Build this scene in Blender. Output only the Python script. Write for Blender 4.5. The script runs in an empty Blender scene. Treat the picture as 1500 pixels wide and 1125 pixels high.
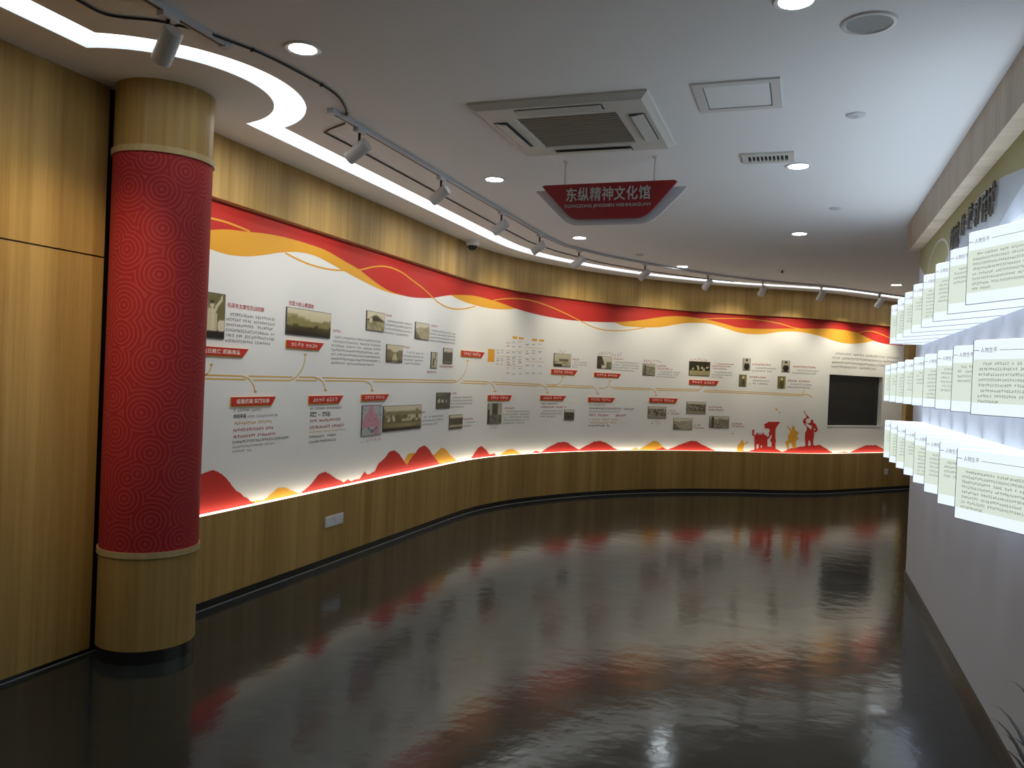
import bpy, math, random
import numpy as np
from mathutils import Vector, Matrix, Quaternion

# ------------------------------------------------------------------ camera
scene = bpy.context.scene
COL = scene.collection
IMW, IMH = 1500.0, 1125.0
FPX = 1192.02
PITCH, ROLL, YAW = -0.00943083, 0.04213757, 0.34309
EYE = 1.55
HC = 2.975                                   # ceiling height

_cy, _sy = math.cos(YAW), math.sin(YAW)
FWD = Vector((-_sy*math.cos(PITCH), _cy*math.cos(PITCH), math.sin(PITCH)))
_r = Vector((_cy, _sy, 0)); _u = _r.cross(FWD)
RIGHT = _r*math.cos(ROLL) + _u*math.sin(ROLL)
UP = _u*math.cos(ROLL) - _r*math.sin(ROLL)
cam_data = bpy.data.cameras.new('camera')
cam_data.sensor_width = 36.0
cam_data.lens = FPX/IMW*36.0
cam_data.clip_start = 0.05
cam = bpy.data.objects.new('camera', cam_data)
COL.objects.link(cam)
cam.matrix_world = Matrix(((RIGHT.x, UP.x, -FWD.x, 0), (RIGHT.y, UP.y, -FWD.y, 0),
                           (RIGHT.z, UP.z, -FWD.z, EYE), (0, 0, 0, 1)))
scene.camera = cam

# ------------------------------------------------------------------ world, exposure
world = bpy.data.worlds.new('world'); scene.world = world
world.use_nodes = True
# the hall goes on behind the viewer: its even, slightly cool light comes in from there
world.node_tree.nodes['Background'].inputs[0].default_value = (0.80, 0.90, 1.0, 1)
world.node_tree.nodes['Background'].inputs[1].default_value = 0.05
vs = scene.view_settings
vs.view_transform = 'Standard'; vs.look = 'None'; vs.gamma = 1.0
vs.use_curve_mapping = False
vs.exposure = 0.66

# light levels (all of them are fittings built below)
SPOT_W = 27.0            # each track spotlight
SPOT_COL = (1.0, 0.91, 0.70)
COVE_E = 1.6            # luminous ceiling slot
LEDGE_E = 2.6            # LED strip under the mural
DOWN_E = 34.0            # recessed downlights
BOX_E = 0.76             # back-lit wedge boxes

rng = random.Random(7)

# ------------------------------------------------------------------ pixel -> direction
def ray(x, y):
    return RIGHT*((x-IMW/2)/FPX) - UP*((y-IMH/2)/FPX) + FWD
def at_x(x, y, X):
    d = ray(x, y); t = X/d.x; return Vector((X, d.y*t, EYE+d.z*t))
def at_y(x, y, Y):
    d = ray(x, y); t = Y/d.y; return Vector((d.x*t, Y, EYE+d.z*t))
def at_z(x, y, Z):
    d = ray(x, y); t = (Z-EYE)/d.z; return Vector((d.x*t, d.y*t, Z))

# ------------------------------------------------------------------ mesh helpers
class MB:
    def __init__(self): self.v = []; self.f = []; self.uv = []; self.col = None
    def add(self, vs_, fs, uvs=None):
        b = len(self.v)
        self.v += [tuple(p) for p in vs_]
        self.f += [tuple(b+i for i in f) for f in fs]
        self.uv += list(uvs) if uvs is not None else [(p[0]+p[1], p[2]) for p in vs_]
        return self
    def box(self, a, b):
        (x0, y0, z0), (x1, y1, z1) = a, b
        vv = [(x0,y0,z0),(x1,y0,z0),(x1,y1,z0),(x0,y1,z0),(x0,y0,z1),(x1,y0,z1),(x1,y1,z1),(x0,y1,z1)]
        return self.add(vv, [(0,3,2,1),(4,5,6,7),(0,1,5,4),(1,2,6,5),(2,3,7,6),(3,0,4,7)])
    def quad(self, a, b, c, d): return self.add([a, b, c, d], [(0,1,2,3)])
    def cyl(self, p, q, r0, r1=None, n=20, caps=True):
        p, q = Vector(p), Vector(q); r1 = r0 if r1 is None else r1
        ax = (q-p).normalized()
        t = ax.orthogonal().normalized(); b = ax.cross(t)
        vv = []
        for k in range(n):
            a = 2*math.pi*k/n; d = t*math.cos(a)+b*math.sin(a)
            vv += [p+d*r0, q+d*r1]
        ff = [(2*k, 2*((k+1) % n), 2*((k+1) % n)+1, 2*k+1) for k in range(n)]
        if caps:
            ff.append(tuple(2*k for k in reversed(range(n)))); ff.append(tuple(2*k+1 for k in range(n)))
        return self.add(vv, ff)
    def lathe(self, prof, c=(0,0,0), n=40, a0=0, a1=2*math.pi):
        # prof: list of (r, z)
        full = abs(a1-a0-2*math.pi) < 1e-6
        m = n if full else n+1
        vv, uv = [], []
        for k in range(m):
            a = a0+(a1-a0)*k/n
            for r, z in prof:
                vv.append((c[0]+r*math.cos(a), c[1]+r*math.sin(a), c[2]+z)); uv.append((a*0.245, z))
        L = len(prof); ff = []
        for k in range(n):
            k2 = (k+1) % m
            for j in range(L-1):
                ff.append((k*L+j, k2*L+j, k2*L+j+1, k*L+j+1))
        return self.add(vv, ff, uv)
    def tube(self, pts, r, n=8):
        pts = [Vector(p) for p in pts]; vv = []; ff = []
        up = Vector((0,0,1))
        for i, p in enumerate(pts):
            d = (pts[min(i+1, len(pts)-1)]-pts[max(i-1, 0)]).normalized()
            sx = d.cross(up)
            sx = sx.normalized() if sx.length > 1e-4 else d.orthogonal().normalized()
            sy = d.cross(sx)
            rr = r[i] if isinstance(r, (list, tuple)) else r
            for k in range(n):
                a = 2*math.pi*k/n; vv.append(p+sx*(rr*math.cos(a))+sy*(rr*math.sin(a)))
        for i in range(len(pts)-1):
            for k in range(n):
                ff.append((i*n+k, i*n+(k+1) % n, (i+1)*n+(k+1) % n, (i+1)*n+k))
        ff.append(tuple(reversed(range(n)))); ff.append(tuple((len(pts)-1)*n+k for k in range(n)))
        return self.add(vv, ff)
    def prism(self, poly, f0, f1):
        # poly: 2-D points; f0/f1 map (a,b) -> 3-D on the back / front plane
        n = len(poly)
        vv = [f0(a, b) for a, b in poly]+[f1(a, b) for a, b in poly]
        ff = [tuple(reversed(range(n))), tuple(n+i for i in range(n))]
        ff += [(i, (i+1) % n, n+(i+1) % n, n+i) for i in range(n)]
        return self.add(vv, ff)
    def build(self, name, mat, parent=None, smooth=False, color=None):
        off = root_loc(parent) if parent is not None else Vector((0,0,0))
        me = bpy.data.meshes.new(name)
        me.from_pydata([(p[0]-off.x, p[1]-off.y, p[2]-off.z) for p in self.v], [], self.f)
        uvl = me.uv_layers.new(name='UVMap')
        li = np.empty(len(me.loops), dtype=np.int32); me.loops.foreach_get('vertex_index', li)
        uvl.data.foreach_set('uv', np.array(self.uv, dtype=np.float32)[li].ravel())
        if color is not None:
            ca = me.color_attributes.new('print', 'FLOAT_COLOR', 'POINT')
            ca.data.foreach_set('color', np.array(color, dtype=np.float32).ravel())
        if smooth is True:
            me.polygons.foreach_set('use_smooth', np.ones(len(me.polygons), dtype=bool))
        me.materials.append(mat); me.update()
        o = bpy.data.objects.new(name, me); COL.objects.link(o)
        if smooth == 'auto':
            me.polygons.foreach_set('use_smooth', np.ones(len(me.polygons), dtype=bool))
            me.set_sharp_from_angle(angle=math.radians(40))
        if parent is not None: o.parent = parent
        return o

ROOTLOC = {}
def root_loc(o):
    while o.parent is not None: o = o.parent
    return ROOTLOC.get(o.name, Vector(o.location))
def tag(o, label=None, cat=None, group=None, kind=None):
    if label: o['label'] = label
    if cat: o['category'] = cat
    if group: o['group'] = group
    if kind: o['kind'] = kind
    return o
def thing(name, loc, label=None, cat=None, group=None, kind=None):
    o = bpy.data.objects.new(name, None); COL.objects.link(o)
    o.location = loc; o.empty_display_size = 0.1
    ROOTLOC[o.name] = Vector(loc)
    return tag(o, label, cat, group, kind)
def copy_thing(root, loc, label, group=None):
    r = root.copy(); COL.objects.link(r); r.location = loc; ROOTLOC[r.name] = Vector(loc)
    r['label'] = label
    if group: r['group'] = group
    for ch in list(root.children):
        c = ch.copy(); COL.objects.link(c); c.parent = r
        for g in list(ch.children):
            d = g.copy(); COL.objects.link(d); d.parent = c
    return r

# ------------------------------------------------------------------ materials
def new_mat(name):
    m = bpy.data.materials.new(name); m.use_nodes = True
    nt = m.node_tree; b = nt.nodes['Principled BSDF']
    return m, nt, b
def plain(name, col, rough=0.5, metal=0.0, spec=0.5, noise=0.0, nscale=30.0):
    m, nt, b = new_mat(name)
    b.inputs['Base Color'].default_value = (*col, 1); b.inputs['Roughness'].default_value = rough
    b.inputs['Metallic'].default_value = metal; b.inputs['Specular IOR Level'].default_value = spec
    if noise:
        tc = nt.nodes.new('ShaderNodeTexCoord'); nz = nt.nodes.new('ShaderNodeTexNoise')
        nz.inputs['Scale'].default_value = nscale; nz.inputs['Detail'].default_value = 4
        nt.links.new(tc.outputs['Object'], nz.inputs['Vector'])
        mx = nt.nodes.new('ShaderNodeMix'); mx.data_type = 'RGBA'
        mx.inputs['A'].default_value = (*[c*(1-noise) for c in col], 1)
        mx.inputs['B'].default_value = (*[min(1, c*(1+noise)) for c in col], 1)
        nt.links.new(nz.outputs['Fac'], mx.inputs['Factor'])
        nt.links.new(mx.outputs['Result'], b.inputs['Base Color'])
    return m
def glow(name, col, strength, base=0.8):
    m, nt, b = new_mat(name)
    b.inputs['Base Color'].default_value = (base*col[0], base*col[1], base*col[2], 1)
    b.inputs['Roughness'].default_value = 0.6; b.inputs['Specular IOR Level'].default_value = 0.2
    b.inputs['Emission Color'].default_value = (*col, 1)
    b.inputs['Emission Strength'].default_value = strength
    return m
def wood_mat(name, c0, c1, horizontal=False, rough=0.42):
    m, nt, b = new_mat(name)
    uv = nt.nodes.new('ShaderNodeUVMap'); uv.uv_map = 'UVMap'
    def noise(sx, sy, detail, off=0):
        mp = nt.nodes.new('ShaderNodeMapping')
        s = (sy, sx, 1) if horizontal else (sx, sy, 1)
        mp.inputs['Scale'].default_value = s; mp.inputs['Location'].default_value = (off, off*1.7, 0)
        nt.links.new(uv.outputs['UV'], mp.inputs['Vector'])
        n = nt.nodes.new('ShaderNodeTexNoise'); n.noise_dimensions = '2D'
        n.inputs['Scale'].default_value = 1.0; n.inputs['Detail'].default_value = detail
        n.inputs['Roughness'].default_value = 0.6
        nt.links.new(mp.outputs['Vector'], n.inputs['Vector']); return n
    fine, mid, wide = noise(230, 3.5, 3), noise(34, 0.5, 2, 3.1), noise(5.5, 0.12, 1, 9.7)
    a = nt.nodes.new('ShaderNodeMath'); a.operation = 'MULTIPLY_ADD'
    nt.links.new(fine.outputs['Fac'], a.inputs[0]); a.inputs[1].default_value = 0.42
    w = nt.nodes.new('ShaderNodeMath'); w.operation = 'MULTIPLY_ADD'
    nt.links.new(mid.outputs['Fac'], w.inputs[0]); w.inputs[1].default_value = 0.55
    k = nt.nodes.new('ShaderNodeMath'); k.operation = 'MULTIPLY_ADD'
    nt.links.new(wide.outputs['Fac'], k.inputs[0]); k.inputs[1].default_value = 0.7; k.inputs[2].default_value = -0.35
    nt.links.new(k.outputs[0], w.inputs[2]); nt.links.new(w.outputs[0], a.inputs[2])
    rp = nt.nodes.new('ShaderNodeValToRGB')
    rp.color_ramp.elements[0].position = 0.22; rp.color_ramp.elements[0].color = (*c0, 1)
    rp.color_ramp.elements[1].position = 0.78; rp.color_ramp.elements[1].color = (*c1, 1)
    nt.links.new(a.outputs[0], rp.inputs['Fac']); nt.links.new(rp.outputs['Color'], b.inputs['Base Color'])
    b.inputs['Roughness'].default_value = rough; b.inputs['Specular IOR Level'].default_value = 0.35
    bp = nt.nodes.new('ShaderNodeBump'); bp.inputs['Strength'].default_value = 0.06
    bp.inputs['Distance'].default_value = 0.002
    nt.links.new(fine.outputs['Fac'], bp.inputs['Height']); nt.links.new(bp.outputs['Normal'], b.inputs['Normal'])
    return m

WOOD = wood_mat('oak_veneer', (0.295, 0.174, 0.048), (0.50, 0.325, 0.108))
WOOD_TRIM = wood_mat('pale_oak_trim', (0.44, 0.32, 0.15), (0.56, 0.43, 0.22))
WOOD_BEAM = wood_mat('ash_veneer', (0.36, 0.28, 0.19), (0.52, 0.42, 0.31), rough=0.5)
CEIL = plain('ceiling_paint', (0.92, 0.925, 0.93), 0.9, spec=0.1)
WHITE_PAINT = plain('white_paint', (0.71, 0.735, 0.79), 0.75, spec=0.2)
WHITE_FIT = plain('white_fitting', (0.74, 0.74, 0.74), 0.4)
GREY_FIT = plain('grey_fitting', (0.55, 0.57, 0.60), 0.35)
BLACK = plain('black_plastic', (0.012, 0.012, 0.012), 0.45)
BASE_BLACK = plain('black_skirting', (0.018, 0.018, 0.016), 0.25)
BASE_BRONZE = plain('bronze_skirting', (0.10, 0.085, 0.06), 0.3, metal=0.6)
MURAL_WHITE = plain('mural_white_print', (0.79, 0.785, 0.765), 0.55, spec=0.3)
RED = plain('mural_red_print', (0.53, 0.030, 0.022), 0.55, spec=0.3)
GOLD = plain('mural_gold_print', (0.76, 0.37, 0.035), 0.55, spec=0.3)
GOLD_LINE = plain('gold_line_print', (0.72, 0.43, 0.09), 0.5)
TXT_GREY = plain('grey_ink', (0.26, 0.26, 0.27), 0.6)
TXT_DARK = plain('dark_ink', (0.05, 0.05, 0.055), 0.6)
TXT_RED = plain('red_ink', (0.45, 0.045, 0.05), 0.6)
TXT_GOLD = plain('gold_ink', (0.72, 0.42, 0.08), 0.6)
TXT_WHITE = plain('cream_ink', (0.85, 0.78, 0.66), 0.6)
BOARD_EDGE = plain('board_edge', (0.10, 0.09, 0.08), 0.5)
COVE = glow('cove_diffuser', (0.95, 1.0, 0.98), COVE_E)
LEDGE = glow('ledge_led', (1.0, 0.88, 0.68), LEDGE_E)
DOWN = glow('downlight_lens', (0.85, 0.95, 1.0), DOWN_E)
LENS = glow('spot_lens', (1.0, 0.80, 0.5), 4.0)
BOXW = glow('lit_acrylic', (0.80, 0.90, 1.0), BOX_E*0.86, 0.3)
BOXB = glow('lit_acrylic_side', (0.72, 0.82, 1.0), BOX_E*0.80, 0.3)
BOXTOP = glow('lit_acrylic_top', (0.76, 0.88, 1.0), BOX_E*1.7, 0.3)
BOXFILL = glow('ceiling_fill_glow', (0.74, 0.87, 1.0), BOX_E*5.5)  # added glow on the unseen tops of the top row, brightens the ceiling
BOXG = glow('lit_green_film', (0.88, 1.0, 0.86), BOX_E*0.62, 0.3)
BOXEDGE = plain('box_edge', (0.30, 0.33, 0.38), 0.5)
BOXT = plain('box_ink', (0.40, 0.44, 0.38), 0.6)
BOXT2 = plain('box_title_ink', (0.28, 0.20, 0.12), 0.6)
SIGN_RED = plain('sign_red', (0.33, 0.020, 0.026), 0.4)
SIGN_BACK = plain('sign_back_acrylic', (0.66, 0.67, 0.72), 0.4)
SIGN_TXT = plain('sign_letters', (0.56, 0.60, 0.56), 0.45)

def floor_mat():
    m, nt, b = new_mat('epoxy_floor')
    tc = nt.nodes.new('ShaderNodeTexCoord')
    n1 = nt.nodes.new('ShaderNodeTexNoise'); n1.inputs['Scale'].default_value = 0.9; n1.inputs['Detail'].default_value = 6
    nt.links.new(tc.outputs['Object'], n1.inputs['Vector'])
    rp = nt.nodes.new('ShaderNodeValToRGB')
    rp.color_ramp.elements[0].position = 0.3; rp.color_ramp.elements[0].color = (0.021, 0.026, 0.025, 1)
    rp.color_ramp.elements[1].position = 0.7; rp.color_ramp.elements[1].color = (0.036, 0.042, 0.040, 1)
    nt.links.new(n1.outputs['Fac'], rp.inputs['Fac']); nt.links.new(rp.outputs['Color'], b.inputs['Base Color'])
    n2 = nt.nodes.new('ShaderNodeTexNoise'); n2.inputs['Scale'].default_value = 3.0; n2.inputs['Detail'].default_value = 5
    nt.links.new(tc.outputs['Object'], n2.inputs['Vector'])
    mr = nt.nodes.new('ShaderNodeMapRange'); mr.inputs['To Min'].default_value = 0.07; mr.inputs['To Max'].default_value = 0.17
    nt.links.new(n2.outputs['Fac'], mr.inputs['Value']); nt.links.new(mr.outputs['Result'], b.inputs['Roughness'])
    n3 = nt.nodes.new('ShaderNodeTexNoise'); n3.inputs['Scale'].default_value = 7.0; n3.inputs['Detail'].default_value = 3
    nt.links.new(tc.outputs['Object'], n3.inputs['Vector'])
    bp = nt.nodes.new('ShaderNodeBump'); bp.inputs['Strength'].default_value = 0.18; bp.inputs['Distance'].default_value = 0.01
    nt.links.new(n3.outputs['Fac'], bp.inputs['Height']); nt.links.new(bp.outputs['Normal'], b.inputs['Normal'])
    b.inputs['IOR'].default_value = 1.5; b.inputs['Specular IOR Level'].default_value = 0.48
    return m
FLOOR = floor_mat()

def swirl_mat():
    m, nt, b = new_mat('red_swirl_wrap')
    uv = nt.nodes.new('ShaderNodeUVMap'); uv.uv_map = 'UVMap'
    vo = nt.nodes.new('ShaderNodeTexVoronoi'); vo.voronoi_dimensions = '2D'
    vo.inputs['Scale'].default_value = 5.6; vo.inputs['Randomness'].default_value = 0.85
    nt.links.new(uv.outputs['UV'], vo.inputs['Vector'])
    mu = nt.nodes.new('ShaderNodeMath'); mu.operation = 'MULTIPLY'; mu.inputs[1].default_value = 50.0
    nt.links.new(vo.outputs['Distance'], mu.inputs[0])
    si = nt.nodes.new('ShaderNodeMath'); si.operation = 'SINE'; nt.links.new(mu.outputs[0], si.inputs[0])
    rp = nt.nodes.new('ShaderNodeValToRGB')
    rp.color_ramp.elements[0].position = 0.62; rp.color_ramp.elements[0].color = (0.36, 0.019, 0.026, 1)
    rp.color_ramp.elements[1].position = 0.92; rp.color_ramp.elements[1].color = (0.44, 0.055, 0.050, 1)
    mr = nt.nodes.new('ShaderNodeMapRange'); mr.inputs['From Min'].default_value = -1
    nt.links.new(si.outputs[0], mr.inputs['Value']); nt.links.new(mr.outputs['Result'], rp.inputs['Fac'])
    nt.links.new(rp.outputs['Color'], b.inputs['Base Color'])
    b.inputs['Roughness'].default_value = 0.6; b.inputs['Specular IOR Level'].default_value = 0.25
    return m
SWIRL = swirl_mat()

def print_mat():
    m, nt, b = new_mat('photo_print')
    a = nt.nodes.new('ShaderNodeVertexColor'); a.layer_name = 'print'
    nt.links.new(a.outputs['Color'], b.inputs['Base Color'])
    b.inputs['Roughness'].default_value = 0.4
    return m
PRINT = print_mat()

# ------------------------------------------------------------------ the curved wall line
WX = -3.48
ctrl = [(WX,-4.0),(WX,0),(WX,4),(WX,7.2),(WX,8.05),(-3.445,8.62),(-3.285,9.28),(-2.98,9.97),(-2.59,10.63),(-2.13,11.20),
        (-1.55,11.74),(-0.87,12.20),(-0.24,12.52),(0.28,12.88),(0.76,13.44),(1.67,14.58),(2.6,15.75)]
def catmull(P, step=0.03):
    P = [np.array(p, float) for p in P]; out = []
    for i in range(len(P)-1):
        p0 = P[i-1] if i else 2*P[0]-P[1]; p1, p2 = P[i], P[i+1]; p3 = P[i+2] if i+2 < len(P) else 2*P[-1]-P[-2]
        # centripetal parametrisation
        t0 = 0; t1 = t0+np.linalg.norm(p1-p0)**0.5; t2 = t1+np.linalg.norm(p2-p1)**0.5; t3 = t2+np.linalg.norm(p3-p2)**0.5
        n = max(2, int(np.linalg.norm(p2-p1)/step))
        for t in np.linspace(t1, t2, n, endpoint=False):
            A1 = (t1-t)/(t1-t0)*p0+(t-t0)/(t1-t0)*p1; A2 = (t2-t)/(t2-t1)*p1+(t-t1)/(t2-t1)*p2; A3 = (t3-t)/(t3-t2)*p2+(t-t2)/(t3-t2)*p3
            B1 = (t2-t)/(t2-t0)*A1+(t-t0)/(t2-t0)*A2; B2 = (t3-t)/(t3-t1)*A2+(t-t1)/(t3-t1)*A3
            out.append((t2-t)/(t2-t1)*B1+(t-t1)/(t2-t1)*B2)
    out.append(P[-1]); return np.array(out)
CURVE = catmull(ctrl)
# light smoothing of the bend
for _ in range(60):
    c = CURVE.copy(); c[1:-1] = 0.25*CURVE[:-2]+0.5*CURVE[1:-1]+0.25*CURVE[2:]; CURVE = c
_d = np.gradient(CURVE, axis=0); _d /= np.linalg.norm(_d, axis=1)[:, None]
CNORM = np.stack([_d[:, 1], -_d[:, 0]], axis=1)          # towards the room
CS = np.concatenate([[0], np.cumsum(np.linalg.norm(np.diff(CURVE, axis=0), axis=1))])
CS = CS-4.0                                                # s == y on the straight stretch
def wp(s, off=0.0):
    x = np.interp(s, CS, CURVE[:, 0]); y = np.interp(s, CS, CURVE[:, 1])
    nx = np.interp(s, CS, CNORM[:, 0]); ny = np.interp(s, CS, CNORM[:, 1])
    l = math.hypot(nx, ny); return (x+nx/l*off, y+ny/l*off)
RECESS = 0.07
MUR = CURVE-CNORM*RECESS
MANG = np.arctan2(MUR[:, 0], MUR[:, 1])
_keep = MUR[:, 1] > 0.5
def sz(x, y):
    """pixel -> (distance along the wall, height) on the recessed mural surface"""
    d = ray(x, y); a = math.atan2(d.x, d.y)
    s = float(np.interp(a, MANG[_keep], CS[_keep]))
    p = wp(s, -RECESS); t = math.hypot(*p)/math.hypot(d.x, d.y)
    return s, EYE+d.z*t
def M(s, z, off=0.0):
    p = wp(s, -RECESS+off); return (p[0], p[1], z)
def strip_wall(s0, s1, z0, z1, off=0.0, step=0.06, uvrep=True):
    n = max(1, int((s1-s0)/step)); mb = MB(); vv, uv = [], []
    for i in range(n+1):
        s = s0+(s1-s0)*i/n; p = wp(s, off)
        vv += [(p[0], p[1], z0), (p[0], p[1], z1)]; uv += [(s, z0), (s, z1)]
    return mb.add(vv, [(2*i, 2*i+2, 2*i+3, 2*i+1) for i in range(n)], uv)
def shelf_wall(mb, s0, s1, z, o0, o1, step=0.06):
    n = max(1, int((s1-s0)/step)); vv, uv = [], []
    for i in range(n+1):
        s = s0+(s1-s0)*i/n; p, q = wp(s, o0), wp(s, o1)
        vv += [(p[0], p[1], z), (q[0], q[1], z)]; uv += [(s, o0), (s, o1)]
    return mb.add(vv, [(2*i, 2*i+1, 2*i+3, 2*i+2) for i in range(n)], uv)

S_END = 0.5*(sz(1319.5, 610)[0]+sz(1324.0, 520)[0])       # right-hand end of the mural
S_MUR0 = 3.46
S_LAST = float(CS[-1])
LEDGE_Z, FASC_Z, SKIRT_Z = 0.598, 2.585, 0.055

# ------------------------------------------------------------------ floor, ceiling, walls
o = MB().box((-4.2,-4.2,-0.12), (4.2,17,0)).build('floor', FLOOR); tag(o, kind='structure')

YC, CX = 3.42, -3.26
def slot_edge(off, r):
    x = WX+off; dx = x-CX; dy = math.sqrt(r*r-dx*dx); a = math.atan2(dy, dx)
    pts = [(x, -4.0)]+[(CX+r*math.cos(t), YC+r*math.sin(t)) for t in np.linspace(-a, a, 34)]
    s = YC+dy+0.4
    pts += [wp(t, off) for t in np.arange(s, S_LAST-0.4, 0.12)]
    return pts
LIP, ROOM = slot_edge(0.32, 0.575), slot_edge(0.50, 0.745)
ceiling = thing('ceiling', (0, 0, HC), kind='structure')
poly = [(4.2, 17.0), (4.2, -4.2), (ROOM[0][0], -4.2)]+ROOM+[(ROOM[-1][0], 17.0)]
MB().add([(x, y, HC) for x, y in poly], [tuple(range(len(poly)))]).build('ceiling_board', CEIL, ceiling)
back = [wp(t, -0.3) for t in np.arange(S_LAST-0.05, -4.0, -0.15)]+[(WX-0.3, -4.2), (LIP[0][0], -4.2)]
poly = LIP+[(LIP[-1][0], 17.0), (-4.2, 17)]
soff = LIP+[wp(S_LAST-0.4, -0.3)]+back
MB().add([(x, y, HC) for x, y in soff], [tuple(range(len(soff)))]).build('soffit_board', CEIL, ceiling)
SLOT_D = 0.020
mb = MB()
for E_, flip in ((LIP, False), (ROOM, True)):
    n = len(E_); mb.add([(x, y, HC) for x, y in E_]+[(x, y, HC+SLOT_D) for x, y in E_],
                        [(i, i+1, n+i+1, n+i) for i in range(n-1)])
a, b = LIP[-1], ROOM[-1]
mb.quad((*a, HC), (*b, HC), (*b, HC+SLOT_D), (*a, HC+SLOT_D))
mb.build('slot_lip', WHITE_PAINT, ceiling)
cove = thing('cove_light', (-3.07, 4.3, HC+SLOT_D), 'white luminous light slot curving round the column and along the ceiling edge', 'light')
cap = LIP+ROOM[::-1]
MB().add([(x, y, HC+SLOT_D) for x, y in cap], [tuple(range(len(cap)))]).build('diffuser', COVE, cove)

wall_left = thing('wall_left', (WX, 0, 0), kind='structure')
# flat panelling before the column: lower and upper panel with an open joint
SEAM = 2.083
for (y0, y1) in ((0.86, 3.30), (-1.60, 0.85), (-4.0, -1.61)):
    for z0, z1 in ((SKIRT_Z-0.03, SEAM-0.004), (SEAM+0.004, HC)):
        mb = MB(); vv = [(WX-0.02,y0,z0),(WX,y0+.002,z0),(WX,y1-.002,z0),(WX-0.02,y1,z0),(WX-0.02,y0,z1),(WX,y0+.002,z1),(WX,y1-.002,z1),(WX-0.02,y1,z1)]
        mb.add(vv, [(0,3,2,1),(4,5,6,7),(0,1,5,4),(1,2,6,5),(2,3,7,6),(3,0,4,7)], [(p[1], p[2]) for p in vv])
        mb.build('panel', WOOD, wall_left)
strip_wall(-4.0, 3.46, 0, HC, -0.021, step=1).build('backing', BLACK, wall_left)
# wainscot below and fascia above the recessed mural
strip_wall(S_MUR0, S_END+0.012, SKIRT_Z, LEDGE_Z).build('wainscot', WOOD, wall_left)
strip_wall(S_MUR0, S_LAST, FASC_Z, HC).build('fascia', WOOD, wall_left)
strip_wall(S_END+0.012, S_LAST, SKIRT_Z, FASC_Z).build('end_panel', WOOD, wall_left)
mb = MB(); shelf_wall(mb, S_MUR0, S_END+0.012, FASC_Z, -RECESS-0.005, 0.0); mb.build('fascia_edge', WOOD_TRIM, wall_left)
mb = MB()
a, b = wp(S_END+0.012, 0), wp(S_END+0.012, -RECESS-0.005)
mb.quad((*a, LEDGE_Z), (*b, LEDGE_Z), (*b, FASC_Z), (*a, FASC_Z)).build('mural_reveal', WOOD_TRIM, wall_left)
mb = MB(); shelf_wall(mb, S_MUR0, S_END+0.012, LEDGE_Z-0.012, -RECESS-0.005, 0.0)
mb.build('ledge', WHITE_PAINT, wall_left)
o = strip_wall(-4.0, S_LAST, 0, SKIRT_Z, -0.008).build('baseboard_left', BASE_BLACK); tag(o, kind='structure')
strip_wall(-4.0, S_LAST, 0, 0.0045, -0.004).build('sealant', plain('sealant', (0.42, .42, .40), .6), o)
led = thing('ledge_light', (*wp(6.0, -0.04), LEDGE_Z), 'warm white LED strip along the ledge under the mural', 'light')
mb = MB(); shelf_wall(mb, S_MUR0, S_END, LEDGE_Z-0.004, -0.064, -0.012)
mb.build('led_strip', LEDGE, led)

# the straight partition on the right, the walls out of sight
RWX, RWY = 0.87, 7.49
o = MB().box((RWX, -4.1, 0), (RWX+0.22, RWY, HC)).build('wall_right', WHITE_PAINT); tag(o, kind='structure')
wall_right = o
o = MB().box((RWX-0.012, -4.1, 0), (RWX, RWY, 0.075)).build('baseboard_right', BASE_BRONZE); tag(o, kind='structure')
o = MB().box((2.3, 7.0, 0), (2.5, 15.5, HC)).build('wall_bounce', WHITE_PAINT); tag(o, kind='structure')  # unseen; pulled in close so its white face bounces light back
o = MB().box((RWX+0.2, 7.0, 0), (2.5, 7.1, HC)).build('wall_far', WHITE_PAINT); tag(o, kind='structure')
# timber beam along the head of the right-hand wall
mb = MB(); x0, x1, y0, y1, z0 = RWX-0.088, RWX+0.24, -4.0, 7.64, 2.731
vv = [(x0,y0,z0),(x1,y0,z0),(x1,y1,z0),(x0,y1,z0),(x0,y0,HC),(x1,y0,HC),(x1,y1,HC),(x0,y1,HC)]
mb.add([vv[i] for i in (0,3,7,4)], [(0,1,2,3)], [(vv[i][1], vv[i][2]) for i in (0,3,7,4)])
mb.add([vv[i] for i in (0,1,2,3)], [(0,1,2,3)], [(vv[i][1], vv[i][0]) for i in (0,1,2,3)])
mb.add([vv[i] for i in (3,2,6,7)], [(0,1,2,3)], [(vv[i][0], vv[i][2]) for i in (3,2,6,7)])
o = mb.build('trim_1', WOOD_BEAM); tag(o, kind='structure')
# printed shapes on the right wall (flat print)
OLIVE = plain('olive_print', (0.36, 0.33, 0.17), 0.7, spec=0.2)
HILL = plain('grey_blue_print', (0.44, 0.48, 0.52), 0.7, spec=0.2)
HILL2 = plain('pale_blue_print', (0.62, 0.67, 0.76), 0.7, spec=0.2)
RING = plain('pale_ring_print', (0.58, 0.58, 0.57), 0.7, spec=0.2)
def rw_poly(pts, off, name, mat):
    MB().add([(RWX-off, y, z) for y, z in pts], [tuple(range(len(pts)))]).build(name, mat, wall_right)
rw_poly([(RWY-.001,2.73),(RWY-.001,2.61),(7.2,2.50),(6.86,2.448),(6.5,2.425),(6.18,2.433),(5.9,2.42),(5.0,2.36),(3.6,2.36),(2.2,2.36),(0,2.36),(-4,2.36),(-4,2.73)], 0.0010, 'olive_print', OLIVE)
rw_poly([(6.25,2.36),(6.18,2.44),(5.85,2.525),(5.46,2.606),(5.11,2.648),(4.74,2.64),(4.46,2.61),(4.1,2.555),(3.7,2.48),(3.4,2.40),(3.3,2.36)], 0.0016, 'hill_print', HILL)
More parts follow.
